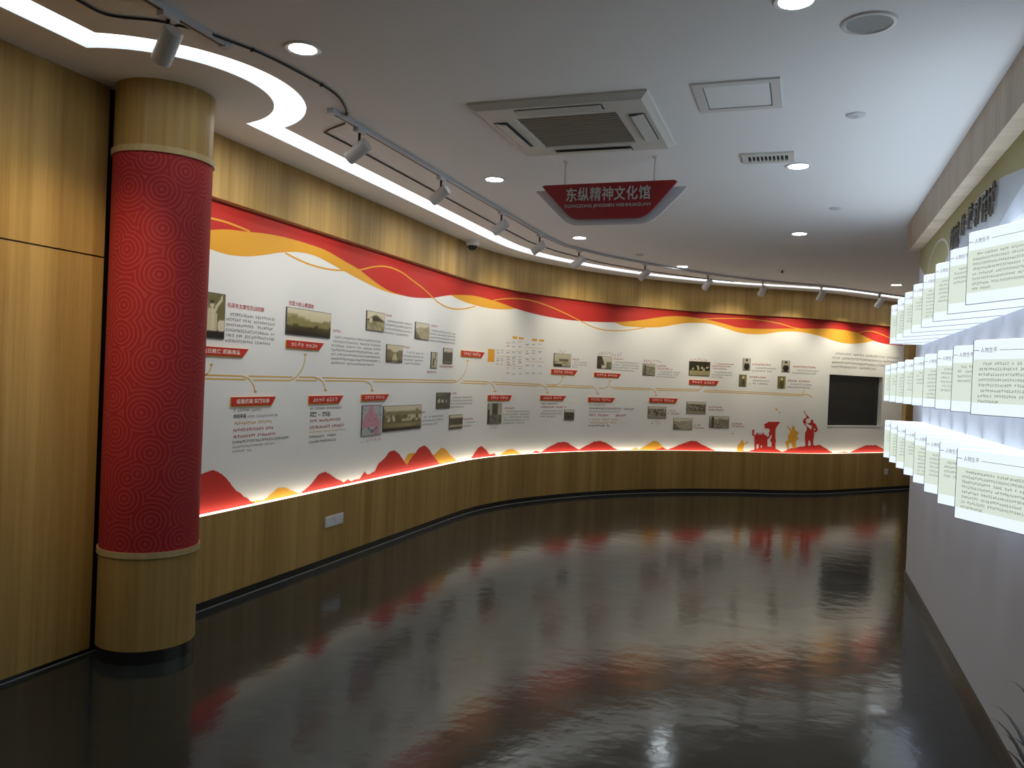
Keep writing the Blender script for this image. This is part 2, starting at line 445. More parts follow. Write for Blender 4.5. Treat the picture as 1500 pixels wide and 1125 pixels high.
rw_poly([(4.62,2.36),(4.55,2.385),(4.25,2.453),(4.09,2.481),(3.7,2.52),(3.2,2.55),(2.7,2.53),(2.2,2.46),(1.9,2.36)], 0.0022, 'hill_print', HILL2)
mb = MB()
for k in range(24):
    def rp_(r, k): t = math.pi*(0.04+0.92*k/24); return (RWX-0.0028, 6.5+r*1.35*math.cos(t), 2.40+r*0.62*math.sin(t))
    mb.quad(rp_(.40, k), rp_(.40, k+1), rp_(.375, k+1), rp_(.375, k))
mb.build('ring_print', RING, wall_right)

# ------------------------------------------------------------------ column
CC = (-3.26, 3.459); CR = 0.245
column = thing('column', (*CC, 0), 'round column wrapped in red swirl print between oak veneer bands', 'column')
MB().lathe([(CR, 0.555), (CR, 0.07)], (*CC, 0), 64).build('lower_veneer', WOOD, column, True)
MB().lathe([(CR, HC), (CR, 2.63)], (*CC, 0), 64).build('upper_veneer', WOOD, column, True)
MB().lathe([(CR+0.001, 2.62), (CR+0.001, 0.56)], (*CC, 0), 64).build('red_wrap', SWIRL, column, True)
for z0, z1 in ((2.608, 2.640), (0.545, 0.575)):
    MB().lathe([(CR, z0), (CR+0.010, z0), (CR+0.010, z1), (CR, z1)], (*CC, 0), 64).build('trim_ring', WOOD_TRIM, column, 'auto')
MB().lathe([(CR-0.001, 0.07), (CR-0.004, 0.07), (CR-0.004, 0)], (*CC, 0), 64).build('skirting', BASE_BLACK, column, 'auto')

# ------------------------------------------------------------------ mural
mural = thing('mural', M(6.0, LEDGE_Z), 'long white history mural with red and gold ribbons on the curved wood wall', 'mural')
# niche for the screen
TVL = 0.5*(sz(1215.3, 548.7)[0]+sz(1211.8, 623.7)[0]); TVR = 0.5*(sz(1293.7, 552.4)[0]+sz(1290, 623.7)[0])
TVT = 0.5*(sz(1215.3, 548.7)[1]+sz(1293.7, 552.4)[1]); TVB = 0.5*(sz(1211.8, 623.7)[1]+sz(1290, 623.7)[1])
mb = strip_wall(S_MUR0, TVL, LEDGE_Z-0.01, FASC_Z, -RECESS)
for args in ((TVR, S_END+0.012, LEDGE_Z-0.01, FASC_Z), (TVL, TVR, LEDGE_Z-0.01, TVB), (TVL, TVR, TVT, FASC_Z)):
    m2 = strip_wall(*args, -RECESS); mb.add(m2.v, m2.f, m2.uv)
mb.build('white_print', MURAL_WHITE, mural)

def hermite(pts, n):
    """smooth monotone-ish curve s->z through the points"""
    P = np.array(sorted(pts)); x, y = P[:, 0], P[:, 1]
    d = np.gradient(y, x)
    xs = np.linspace(x[0], x[-1], n); i = np.clip(np.searchsorted(x, xs)-1, 0, len(x)-2)
    h = x[i+1]-x[i]; t = (xs-x[i])/h
    ys = (2*t**3-3*t**2+1)*y[i]+(t**3-2*t**2+t)*h*d[i]+(-2*t**3+3*t**2)*y[i+1]+(t**3-t**2)*h*d[i+1]
    return xs, ys
def band(top_px, bot_px, mat, off, name, step=0.025):
    T = [sz(*p) for p in top_px] if not isinstance(top_px, float) else None
    B = [sz(*p) for p in bot_px] if not isinstance(bot_px, float) else None
    R_ = T or B
    s0 = max(min(p[0] for p in q) for q in (T, B) if q); s1 = min(max(p[0] for p in q) for q in (T, B) if q)
    n = max(3, int((s1-s0)/step)); S = np.linspace(s0, s1, n)
    tz = np.interp(S, *hermite(T, 900)) if T else np.full(n, top_px)
    bz = np.interp(S, *hermite(B, 900)) if B else np.full(n, bot_px)
    tz = np.maximum(tz, bz)
    vv = []
    for s, a, b in zip(S, bz, tz): vv += [M(s, a, off), M(s, b, off)]
    return MB().add(vv, [(2*i, 2*i+2, 2*i+3, 2*i+1) for i in range(n-1)]).build(name, mat, mural)
def path_on_wall(pts, w, mat, off, name, smooth=True, sub=5):
    P = [np.array(sz(*p)) for p in pts]
    Q = catmull(P, 0.02) if smooth and len(P) > 2 else np.array(P)
    if not smooth or len(P) == 2:
        Q = np.concatenate([np.linspace(P[i], P[i+1], max(2, int(np.linalg.norm(P[i+1]-P[i])/0.08)), endpoint=False) for i in range(len(P)-1)]+[[P[-1]]])
    d = np.gradient(Q, axis=0); d /= np.linalg.norm(d, axis=1)[:, None]+1e-9
    nrm = np.stack([-d[:, 1], d[:, 0]], 1)*w/2
    vv = []
    for q, n in zip(Q, nrm): vv += [M(*(q+n), off), M(*(q-n), off)]
    return MB().add(vv, [(2*i, 2*i+1, 2*i+3, 2*i+2) for i in range(len(Q)-1)]).build(name, mat, mural)

G1T = [(293,337.5),(305,337),(330,336),(362,339.4),(390,342.4),(420,348.4),(450,357),(480,368),(502,381),(526,395),(544,409),(570,426),(590,432.8)]
G1B = [(293,360),(305,364),(330,372),(360,375.6),(386,373.6),(410,370),(440,369.6),(462,375),(482,385),(502,396),(526,409),(550,421),(570,428.5),(590,433)]
RB2 = [(590,432.8),(600,435),(620,436.6),(636,436),(650,433.6),(660,432.4)]
G2T = [(660,432.2),(680,432.2),(696,433.6),(720,439.6),(740,446),(756,452)]
G2B = [(660,432.4),(668,436.5),(680,442),(700,448),(720,452),(740,453.2),(756,452.2)]
RB3 = [(756,452),(780,459),(800,463.5),(820,467),(850,470.3),(880,471.8),(900,472)]
G3T = [(900,472),(920,470.8),(940,468.8),(960,465.6),(980,463.4),(1000,463.4),(1020,465.6),(1040,469),(1060,474),(1080,479.6),(1100,481.2),(1160,481.4),(1190,481.4),(1220,481.8),(1244,484.8),(1258,488.2),(1268,493.5),(1280,499.2)]
G3B = [(900,472.2),(910,476.4),(930,479),(950,479.7),(966,479.2),(980,477.2),(1000,473.8),(1020,473),(1040,474.4),(1060,480),(1080,486.4),(1100,489.6),(1120,489.2),(1140,486.4),(1160,485.6),(1180,487.6),(1200,492),(1220,498.8),(1232,502),(1246,503.5),(1263,502.4),(1280,499.3)]
RB4 = [(1280,499.2),(1292,502.8),(1304,504.8),(1322,506.2)]
band(FASC_Z+0.0, G1T+RB2[1:]+G2T[1:]+RB3[1:]+G3T[1:]+RB4[1:], RED, 0.0006, 'red_ribbon')
for t, b in ((G1T, G1B), (G2T, G2B), (G3T, G3B)): band(t, b, GOLD, 0.0010, 'gold_ribbon')
for L in ([(298,317.5),(306,319),(330,325),(350,332.4),(366,339)],
          [(418,370.4),(430,377),(450,386),(470,392),(490,395.4),(526,395.4),(546,391),(560,390),(574,392.5),(590,400),(602,409),(618,421),(630,432),(642,443),(656,450.4),(670,452.8),(682,452),(696,448.6)],
          [(722,440),(740,437.6),(756,437.4),(770,438.7),(790,443.6),(810,451),(830,460),(850,470),(870,479.6),(890,484),(910,484.4),(930,482.4),(944,480)],
          [(1030,467),(1060,466.4),(1090,466.8),(1120,469.8),(1146,475),(1160,479.4),(1174,482)],
          [(1256,488.4),(1265.6,485.5),(1277.6,485.3),(1289.6,489),(1302,494.4),(1314,498.5)]):
    path_on_wall(L, 0.013, GOLD, 0.0014, 'gold_thread')
# time line
UPPER = [[(299,549.2),(354,551)],[(364,551),(428,552.4)],[(438,552.4),(460,552.6)],[(472,553.4),(590,556),(668,557.6)],[(678,558),(713,559)],[(721,559.8),(790,563)],[(800,563.3),(816,563.8)],[(822,564),(867,566)],[(894,567),(952,569)],[(960,569),(1024,570.6)],[(1032,571.4),(1120,575),(1177,578)]]
LOWER = [[(299,554.6),(360,556)],[(371,556.6),(424,557.4)],[(433,557),(464,557.6)],[(476,557.8),(533,558.4)],[(547,559),(664,560.6)],[(674,561),(713,562.4)],[(726,563),(790,565.6)],[(802,566),(866,568.6)],[(898,569.6),(952,571.2)],[(962,571.4),(1021,573)],[(1030,573.6),(1120,577.4),(1172,580)]]
for L in UPPER+LOWER: path_on_wall(L, 0.010, GOLD_LINE, 0.0012, 'time_line', smooth=False)
BR = [[(296,551.6),(304,547),(309,538),(309.4,534)], [(354,551),(364,555),(371,564),(374,574)], [(424,557.4),(433,553),(441,543),(446,530),(447,519.4)],
      [(460,552.6),(468,556),(474,562),(476.6,572)], [(533,558.4),(540,561),(544,566),(545,572.4)], [(664,560.6),(672,557),(680,548),(684,536),(685,528.6)],
      [(713,559.2),(720,563),(724,569),(725,573.4)], [(790,563),(798,567),(801.6,572),(801.8,575.4)], [(800,566),(812,565),(820,561),(824.4,552)],
      [(867,566),(873,571),(875.6,577)], [(877,568.6),(887,568),(892,564),(893.6,558)], [(952,569),(959,573),(961,579.6)],
      [(1021,573),(1026,570),(1029,565)], [(1175,578),(1177,575),(1178,568)], [(1172,580),(1182,577.6),(1190,582.5)]]
for L in BR:
    path_on_wall(L, 0.010, GOLD_LINE, 0.0012, 'branch_line')
    e = L[-1]
    if e[0] < 1100: path_on_wall([(e[0]-2.2, e[1]), (e[0]+2.2, e[1])], 0.012, GOLD_LINE, 0.0012, 'branch_tick', smooth=False)
# hills along the bottom
HILLS = [
 (GOLD, [(368,737),(370.7,733.9),(386.7,732),(397.3,722.7),(408,714.7),(418.7,713.9),(426.7,718.7),(440,724),(447,727)]),
 (GOLD, [(586,684),(590.7,677.3),(597.3,665.3),(605.3,662.7),(609.3,665.3),(618,680)]),
 (GOLD, [(626,680),(634.7,666.7),(646.7,655.5),(653.3,658.7),(660,667),(669,679)]),
 (GOLD, [(729,670),(732.4,666.7),(743.2,658.8),(750.4,657),(760,662.4),(766,665.3),(770,668)]),
 (GOLD, [(920,661),(923,659.3),(931.6,655.7),(936.4,658.8),(947.2,651.6),(956.8,646),(964,647.3),(971.2,654.7),(978,661)]),
 (RED, [(288,698),(290.7,696),(302.7,690.7),(313.3,689),(322.7,693.3),(333.3,702.7),(344,717.3),(357.3,726.7),(370.7,737.5),(373,739)]),
 (RED, [(438,726),(441.3,722.7),(453.3,712),(466.7,694.7),(476,691.2),(485.3,696),(493.3,701.3),(504,706.7),(509.3,701.9),(514.7,705.3),(520,702.7),(526.7,701.3),(534.1,691.2),(538.7,695.5),(549.3,689.3),(554.7,678.7),(562.7,672),(570.7,661.3),(577.3,659.2),(584,664),(592,676),(596,680.8),(602.7,670.7),(613.3,656.5),(621.3,652),(628,657.3),(636,669.3),(644,679.5),(648,683)]),
 (RED, [(688,673),(690,671.3),(700,656.4),(704.8,652.8),(710.8,657.6),(716.8,665.3),(724,664.3),(726.9,667.7),(729,671)]),
 (RED, [(777,665),(779.2,663.6),(785.2,660),(792.4,662.4),(803.2,655.2),(816.4,648.7),(824.8,647.3),(832,648.7),(841.6,655.2),(848.3,658.8),(856,654),(870.4,646.8),(880,645.8),(889.6,649.2),(899.2,656.4),(906.4,660),(909,662)]),
 (RED, [(959.2,660.5),(971,655.2),(977.2,658.8),(986,655.8),(994.4,651.6),(1011.2,646),(1019.6,646),(1028,650.9),(1047.2,660.5),(1050,662)]),
 (RED, [(1077,663),(1079.6,661.2),(1085.6,658.8),(1092.8,661.7),(1100,660),(1116.8,654.7),(1128.8,654),(1145.6,662),(1157.6,657),(1179.2,653.3),(1200.8,651.6),(1212.8,658.8),(1220,663.6),(1230.8,662.9),(1236.8,661.7),(1244,663),(1256,657.6),(1268,652.3),(1282.4,652),(1294.4,657.6),(1302,662)]),
]
for mat, prof in HILLS:
    P = [sz(*p) for p in prof]; S = np.unique(np.concatenate([np.arange(P[0][0], P[-1][0], 0.02), [p[0] for p in P]]))
    Z = np.interp(S, [p[0] for p in P], [max(LEDGE_Z, p[1]) for p in P])
    Z = np.maximum(LEDGE_Z-0.005, Z+np.array([rng.uniform(-.004, .004) for _ in S]))
    vv = []; off = 0.0006 if mat is GOLD else 0.0010
    for s, z in zip(S, Z): vv += [M(s, LEDGE_Z-0.01, off), M(s, z, off)]
    MB().add(vv, [(2*i, 2*i+2, 2*i+3, 2*i+1) for i in range(len(S)-1)]).build('hill', mat, mural)
# silhouettes (crop pixels of a 10.714x enlargement at 1070,590)
def sil(pts, mat, off=0.0014, name='figure_silhouette'):
    P = [sz(1070+x/10.714, 590+y/10.714) for x, y in pts]
    MB().add([M(s, z, off) for s, z in P], [tuple(range(len(P)))]).build(name, mat, mural)
sil([(108,768),(108,672),(150,638),(165,600),(182,582),(200,592),(204,618),(216,640),(232,640),(236,618),(262,606),(288,628),(262,628),(246,640),(238,655),(216,658),(208,690),(196,720),(192,768)], GOLD)
sil([(340,440),(352,420),(374,424),(376,445),(366,462),(364,496),(384,506),(404,502),(410,472),(434,472),(438,500),(456,504),(450,480),(470,474),(472,502),(494,500),(498,472),(524,472),(524,502),(560,508),(576,536),(606,520),(602,476),(616,440),(608,410),(580,400),(536,404),(538,372),(524,340),(560,322),(600,298),(780,300),(752,340),(716,392),(706,430),(704,560),(714,585),(704,640),(708,745),(668,745),(664,700),(642,690),(646,620),(620,600),(636,560),(652,516),(640,502),(606,556),(580,575),(580,700),(500,700),(492,668),(478,668),(472,700),(440,720),(440,650),(426,644),(408,660),(406,740),(378,740),(374,540),(380,524),(342,514)], RED)
sil([(888,366),(902,370),(948,424),(962,420),(960,388),(984,364),(1008,376),(1008,416),(1016,436),(1048,448),(1072,482),(1052,500),(1040,532),(1070,560),(1066,578),(1036,574),(1026,640),(1032,712),(1000,718),(972,700),(956,640),(940,624),(912,636),(914,690),(922,728),(892,734),(870,660),(858,620),(880,602),(904,592),(902,508),(926,478),(944,452),(912,404)], GOLD)
sil([(1146,132),(1158,124),(1166,142),(1182,168),(1206,202),(1228,218),(1246,262),(1230,244),(1206,244),(1186,258),(1180,290),(1206,326),(1232,318),(1250,318),(1262,270),(1284,262),(1300,282),(1302,318),(1334,330),(1362,390),(1374,430),(1340,462),(1312,460),(1310,432),(1342,424),(1322,396),(1308,404),(1306,460),(1318,488),(1304,560),(1298,620),(1308,690),(1262,690),(1254,620),(1238,580),(1222,610),(1218,690),(1176,690),(1168,560),(1170,470),(1196,432),(1198,372),(1160,340),(1136,298),(1144,262),(1176,236),(1196,226),(1186,190),(1164,158)], RED)
sil([(708,70),(722,74),(724,100),(742,104),(726,120),(708,116)], GOLD, name='dove_silhouette')
sil([(752,146),(768,140),(782,156),(768,170)], GOLD, name='dove_silhouette')
sil([(2,478),(34,484),(62,474),(40,496),(30,496)], GOLD, name='dove_silhouette')

# ---- lettering
_gc = {}
def glyphs(text, bold=0.0):
    """outline of real characters as (verts2d, faces), unit em, origin bottom-left"""
    if (text, bold) in _gc: return _gc[(text, bold)]
    cu = bpy.data.curves.new('lettering', 'FONT'); cu.body = text; cu.size = 1.0; cu.resolution_u = 2; cu.offset = bold
    ob = bpy.data.objects.new('lettering', cu); COL.objects.link(ob)
    bpy.context.view_layer.update()
    ev = ob.evaluated_get(bpy.context.evaluated_depsgraph_get()); me = ev.to_mesh()
    v = np.array([(p.co.x, p.co.y) for p in me.vertices]); f = [tuple(p.vertices) for p in me.polygons]
    ev.to_mesh_clear(); bpy.data.objects.remove(ob); bpy.data.curves.remove(cu)
    lo, hi = v.min(0), v.max(0)
    _gc[(text, bold)] = (v-lo, f, hi-lo); return _gc[(text, bold)]
def pseudo(dense=0.5):
    """strokes of one small printed character too blurred to read, in a unit box"""
    t = 0.10; r = []
    ys = sorted(rng.sample([0.08, 0.28, 0.48, 0.68, 0.88], 2 if dense < 0.4 else 3))
    for y in ys:
        x0 = rng.uniform(0.02, 0.3); x1 = rng.uniform(0.65, 0.95); r.append((x0, y-t/2, x1, y+t/2))
    for x in rng.sample([0.15, 0.35, 0.55, 0.8], 1 if dense < 0.4 else 2):
        y0 = rng.uniform(0.02, 0.3); y1 = rng.uniform(0.65, 0.97); r.append((x-t/2, y0, x+t/2, y1))
    return r
def pseudo_line(mb, place, a0, a1, b, h, gap=0.04, dense=0.5, slack=0.06):
    """characters of height h along a in [a0,a1] at level b; place(a,b)->xyz"""
    a = a0
    while a+h*0.9 < a1:
        if rng.random() > slack:
            for x0, y0, x1, y1 in pseudo(dense):
                mb.add([place(a+x0*h, b+y0*h), place(a+x1*h, b+y0*h), place(a+x1*h, b+y1*h), place(a+x0*h, b+y1*h)], [(0,1,2,3)])
        a += h*(1+gap)
def text_block(x0, y0, x1, n=1, pitch=5.0, mat=None, h=None, indent=True, last=0.8, dense=0.4, off=0.0016, bold=False):
    """y0 = pixel top of the first line at its left end"""
    s0, z0 = sz(x0, y0); s1, _ = sz(x1, y0); dz = z0-sz(x0, y0+pitch)[1]
    hh = dz*(h or 0.60); mb = MB(); place = lambda s, z: M(s, z, off)
    for k in range(n):
        a0 = s0+(2*hh if (k == 0 and indent and n > 1) else 0); a1 = s1 if k < n-1 or n == 1 else s0+(s1-s0)*last
        pseudo_line(mb, place, a0, a1, z0-dz*k-hh, hh, dense=dense)
    if mb.v: tag(mb.build('text_block', mat or TXT_GREY, mural), kind='stuff')
def real_text(text, x0, y0, x1, hpx, mat, bold=0.0, off=0.0016, parent=None, name='heading_text'):
    s0, z0 = sz(x0, y0); s1, _ = sz(x1, y0); hh = z0-sz(x0, y0+hpx)[1]
    v, f, size = glyphs(text, bold)
    vv = [M(s0+p[0]/size[0]*(s1-s0), z0-hh+p[1]/size[1]*hh, off) for p in v]
    return MB().add(vv, f).build(name, mat, parent or mural)
def brush(x0, y0, x1, hpx, n, mat=TXT_RED):
    """handwritten caption, unreadable at this size: slanted strokes"""
    s0, z0 = sz(x0, y0); s1, _ = sz(x1, y0); hh = z0-sz(x0, y0+hpx)[1]; mb = MB(); w = (s1-s0)/n
    for k in range(n):
        for _ in range(4):
            a = s0+w*(k+rng.uniform(.05, .5)); b = z0-hh*rng.uniform(.1, .95)
            da = w*rng.uniform(.1, .5); db = hh*rng.uniform(-.5, .15); t = hh*0.07
            q = [(a, b), (a+da, b+db), (a+da+t, b+db+t), (a+t, b+t)]
            mb.add([M(*p, 0.0016) for p in q], [(0,1,2,3)])
    tag(mb.build('handwritten_caption', mat, mural), kind='stuff')

real_text('毛泽东主席在抗战初期', 333, 442.5, 387, 7.5, TXT_RED, 0.012)
text_block(331, 456.5, 404, 6, 7.9, last=0.93)
real_text('创建大岭山根据地', 423, 439.5, 460, 7.5, TXT_RED)
text_block(487.5, 482, 501, 1, 7.0, TXT_RED, dense=0.6); text_block(486, 491, 559, 7, 6.4, last=0.86)
text_block(565, 459.5, 575, 1, 6.0, TXT_RED, dense=0.6); text_block(564, 467.5, 604, 4, 5.9, last=.9)
text_block(630, 474.5, 642, 1, 6, TXT_RED, dense=0.6); text_block(629.5, 482, 668, 4, 5.0, last=1)
text_block(590, 506, 600, 1, 6, TXT_RED, dense=0.6); text_block(591, 514, 621, 4, 5.4, last=.85)
text_block(625, 543, 641, 1, 5.2, TXT_RED, dense=0.6); text_block(643.5, 534.8, 664, 1, 5.2, TXT_RED, dense=0.6)
# block under the second red plaque row
text_block(342, 599, 384, 1, 7.5, TXT_GREY); real_text('中共中央', 342, 606.5, 360.5, 7.5, TXT_DARK, 0.02); text_block(362, 608, 407, 1, 7)
text_block(343, 618, 399, 1, 8, TXT_GOLD, dense=.6); text_block(341, 628, 405, 1, 8.2, TXT_RED, dense=.6); text_block(341, 637.5, 406, 1, 8.2, TXT_RED, dense=.6)
text_block(340, 646, 423, 1, 7.2, TXT_DARK); text_block(340, 653.5, 402, 1, 6.4); text_block(340, 660, 370, 1, 6.4)
text_block(454, 596.5, 501, 1, 7.0); real_text('周恩来', 454, 603.5, 464, 7.5, TXT_DARK, 0.015); text_block(465.5, 606, 471, 1, 5); real_text('廖承志：', 472, 603, 485, 7.5, TXT_DARK, 0.015)
text_block(453.5, 614.5, 501, 1, 8, TXT_RED, dense=.6); text_block(453, 624, 504, 1, 8, TXT_RED, dense=.6); text_block(452.5, 632, 508, 1, 4.6, TXT_GOLD)
text_block(452, 638.5, 492, 1, 6.6, TXT_DARK); text_block(452, 646, 492, 1, 6.6, TXT_DARK)
brush(528, 642.5, 559, 6, 8)
text_block(617.5, 602.5, 624.5, 1, 6, TXT_RED, dense=.6); text_block(617.6, 609.5, 650, 3, 5.6, last=.75)
text_block(660, 574.5, 670, 1, 5.5, TXT_RED, dense=.6); text_block(660, 581, 693, 4, 4.7, last=.65)
text_block(678, 612.5, 693, 1, 5.6, TXT_RED, dense=.6); text_block(678, 618, 701, 2, 4.7, last=.6)
text_block(736.5, 596.5, 755, 1, 5, TXT_RED, dense=.6); text_block(736, 601.5, 776, 5, 4.3, last=.85); brush(717, 622, 729, 6, 4)
text_block(793, 589.5, 817, 1, 5, TXT_DARK, dense=.6); text_block(792.6, 594.6, 831.5, 1, 5, TXT_RED, dense=.6); text_block(792, 600.5, 824, 3, 4.2, last=.7)
brush(817, 511.5, 830, 4.5, 4); text_block(838, 524.5, 849.5, 1, 4.6, TXT_RED, dense=.6); text_block(838, 529, 860, 3, 3.7, last=.5)
brush(876, 514, 911, 5.5, 9); text_block(898, 524.3, 914, 1, 4.4, TXT_RED, dense=.6); text_block(897, 529, 936, 4, 3.9, last=.85)
brush(942, 525.5, 971, 4.5, 8); text_block(962, 534.5, 978, 1, 4.4, TXT_RED, dense=.6); text_block(962, 538.5, 986, 1, 4.4, TXT_RED, dense=.6); text_block(961.5, 543.2, 996, 3, 3.6, last=.85)
brush(1011, 523.5, 1036, 4.5, 8); text_block(1043, 531.5, 1075, 3, 3.5, TXT_RED, dense=.6, last=.7); text_block(1043, 544, 1075, 3, 3.5, last=.5)
for x, y, w in ((1102, 532, 29), (1161, 535.2, 34), (1098, 550.6, 26), (1154, 555.8, 32)):
    text_block(x, y, x+w, 1, 5, TXT_RED, dense=.6); text_block(x-0.5, y+5.4, x+w+5, 2, 4.2, last=.9)
text_block(863, 591.5, 887, 1, 4.4); text_block(863, 596.5, 931, 1, 5.2, TXT_DARK, dense=.7); text_block(862, 601.5, 909, 1, 3.8)
text_block(863, 606, 921, 1, 6.6, TXT_RED, dense=.7); text_block(862, 613, 910, 1, 5, TXT_GOLD, dense=.6); text_block(862, 617.5, 903, 1, 5, TXT_GOLD, dense=.6); text_block(862, 622, 894, 1, 4.6, TXT_DARK, dense=.6)
brush(954, 615.5, 968, 5, 4)
for x, y, w in ((978, 600.5, 14), (1037.5, 594.8, 20), (1016.5, 621.5, 12), (1072, 619, 17)):
    text_block(x, y, x+w, 1, 4.4, TXT_RED, dense=.6); text_block(x, y+4, x+w+3, 1, 4.4, TXT_RED, dense=.6)
for k, (x0, y0, x1) in enumerate(((1223.8, 515.5, 1319), (1218.6, 521.8, 1319), (1218.6, 528.4, 1318), (1217.8, 534.6, 1286))):
    text_block(x0, y0, x1, 1, 6, TXT_GREY, dense=.6)
# small table of names
for (x0, y0, x1, y1) in ((715, 511, 723.8, 530.4), (751, 492.6, 757.6, 496.6), (760.1, 493.8, 766.7, 497.2), (779.6, 496, 786.5, 499.8), (789.8, 497, 796.7, 500.7)):
    s0, z0 = sz(x0, y0); s1, z1 = sz(x1, y1)
    mb = MB().prism([(s0, z1), (s1, z1), (s1, z0), (s0, z0)], lambda a, b: M(a, b, 0), lambda a, b: M(a, b, 0.0015)); mb.build('gold_tab', GOLD, mural)
for x in (745, 753, 762, 773, 782, 791.5):
    for y in ((500, 506, 515, 522, 525, 528.5, 531.5, 538.5, 546) if x < 770 else (503, 513, 516, 524, 535, 546)):
        if rng.random() < 0.9: text_block(x-3, y+rng.uniform(-1, 1), x+rng.uniform(1.5, 3), 1, 3.0, TXT_RED if x in (745, 773) else TXT_GREY, h=.75, dense=.6)
for x, y in ((727.5, 512), (727.5, 516), (727, 524), (727, 527), (726.5, 532)): text_block(x, y, x+5, 1, 3, h=.75); text_block(x+7, y, x+10, 1, 3, h=.75)
for (a, b) in (((725, 521), (744, 522.5)), ((741, 513.5), (766, 515)), ((741, 535.5), (766, 537)), ((770, 509), (797, 510.5)), ((770, 529), (797, 530.5))):
    path_on_wall([a, b], 0.003, TXT_GOLD, 0.0012, 'table_rule', smooth=False)

def slab(sb0, sb1, st0, st1, z0, z1, o0, o1):
    """board that follows the curve: bottom edge sb0..sb1, top edge st0..st1"""
    n = max(2, int(max(sb1-sb0, st1-st0)/0.04)); vv = []
    for i in range(n+1):
        f = i/n; a = sb0+(sb1-sb0)*f; b = st0+(st1-st0)*f
        vv += [M(a, z0, o0), M(a, z0, o1), M(b, z1, o1), M(b, z1, o0)]
    ff = [(4*i+j, 4*i+4+j, 4*i+4+(j+1) % 4, 4*i+(j+1) % 4) for i in range(n) for j in range(4)]
    ff += [(0, 1, 2, 3), tuple(4*n+j for j in (3, 2, 1, 0))]
    return MB().add(vv, ff)
# ---- raised photo boards with a printed picture each
def vnoise(x, y, seed=0):
    def hsh(i, j):
        n = math.sin(i*127.1+j*311.7+seed*74.7)*43758.5453; return n-math.floor(n)
    i, j = math.floor(x), math.floor(y); fx, fy = x-i, y-j; fx = fx*fx*(3-2*fx); fy = fy*fy*(3-2*fy)
    return (hsh(i, j)*(1-fx)+hsh(i+1, j)*fx)*(1-fy)+(hsh(i, j+1)*(1-fx)+hsh(i+1, j+1)*fx)*fy
def fbm(x, y, seed=0): return 0.55*vnoise(x, y, seed)+0.3*vnoise(2*x, 2*y, seed+1)+0.15*vnoise(4*x, 4*y, seed+2)
def sst(a, b, x): t = min(1, max(0, (x-a)/(b-a))); return t*t*(3-2*t)
def blob(u, v, cu, cv, ru, rv): return 1-sst(0.7, 1.1, math.hypot((u-cu)/ru, (v-cv)/rv))
def sepia(l, warm=1.0):
    l = max(0.0, min(1.0, (l-.5)*1.3+.5)); l = l**1.6
    return (0.012+0.70*l, 0.010+0.66*l*(1-0.04*warm)-0.03*warm*l*(1-l), 0.006+(0.60-0.12*warm)*l-0.24*warm*l*(1-l))
def p_valley(u, v, k):
    l = 0.74+0.16*v
    if v < 0.72+0.10*math.sin(u*5+1)-0.12*u: l = 0.60+0.1*fbm(u*6, v*6, k)
    if v < 0.62+0.08*math.sin(u*7+0.5): l = 0.47+0.12*fbm(u*8, v*8, k)
    if v < 0.40+0.04*math.sin(u*9): l = 0.62-0.15*fbm(u*9, v*9, k)
    if v < 0.30+0.16*fbm(u*9, 0, k+5): l = 0.14+0.3*fbm(u*10, v*12, k)*v/0.4
    return l
def p_hill(u, v, k):
    l = 0.86
    if v < 0.55+0.30*math.exp(-((u-.5)/.33)**2): l = 0.18+0.22*fbm(u*8, v*8, k)
    if v < 0.48: l = 0.35+0.45*fbm(u*9, v*12, k)
    if 0.12 < u < 0.30 and 0.45 < v < 0.62: l = 0.85
    return l
def p_hazy(u, v, k):
    l = 0.86-0.05*fbm(u*4, v*4, k)
    if v < 0.70+0.08*fbm(u*4, 0, k)+0.08*(u-.5): l = 0.52+0.2*fbm(u*6, v*9, k)
    if u+v*0.8 < 0.42: l = 0.30+0.2*fbm(u*9, v*9, k)
    return l
def p_path(u, v, k):
    l = 0.82
    if v < 0.75-0.2*math.exp(-((u-.5)/.22)**2): l = 0.25+0.35*fbm(u*9, v*9, k)
    if abs(u-0.5) < 0.07+0.25*(0.5-v) and v < 0.5: l = 0.66+0.2*fbm(u*10, v*10, k)
    if v < 0.12: l *= 0.6
    return l
def p_tower(u, v, k):
    l = 0.55+0.3*fbm(u*5, v*8, k)
    if abs(u-0.35) < 0.10 and 0.12 < v < 0.62: l = 0.12
    if abs(u-0.62) < 0.06 and v > 0.5: l = 0.3
    return l
def p_gate(u, v, k):
    l = 0.80 if v > 0.72+0.1*fbm(u*7, 0, k) else 0.20+0.2*fbm(u*7, v*7, k)
    if v < 0.15: l = 0.4
    return l
def p_room(u, v, k):
    l = 0.22+0.15*fbm(u*8, v*8, k)
    if 0.30 < v < 0.62 and (blob(u, v, .15, .48, .12, .13) > .5 or blob(u, v, .42, .48, .12, .12) > .5 or blob(u, v, .7, .46, .05, .1) > .5): l = 0.75
    if v > .8: l = 0.45-0.2*u
    return l
def p_troop(u, v, k):
    l = 0.82 if v > 0.78+0.08*fbm(u*6, 0, k) else 0.40+0.18*fbm(u*8, v*8, k)
    if v < 0.62: l = 0.34+0.4*(fbm(u*16, v*9, k) > 0.55)*(v > .35)+0.1*fbm(u*9, v*9, k)
    if v < 0.32: l = 0.55-0.2*abs(u-.6)
    if v < 0.14: l = 0.16
    return l
def p_hall(u, v, k):
    l = 0.72-0.1*v
    if abs(u-.5) < .22: l = 0.24+0.1*fbm(u*9, v*9, k)
    if v < .42: l = 0.25+0.3*fbm(u*9, v*9, k)
    if u < .1 and v < .7: l = 0.12
    return l
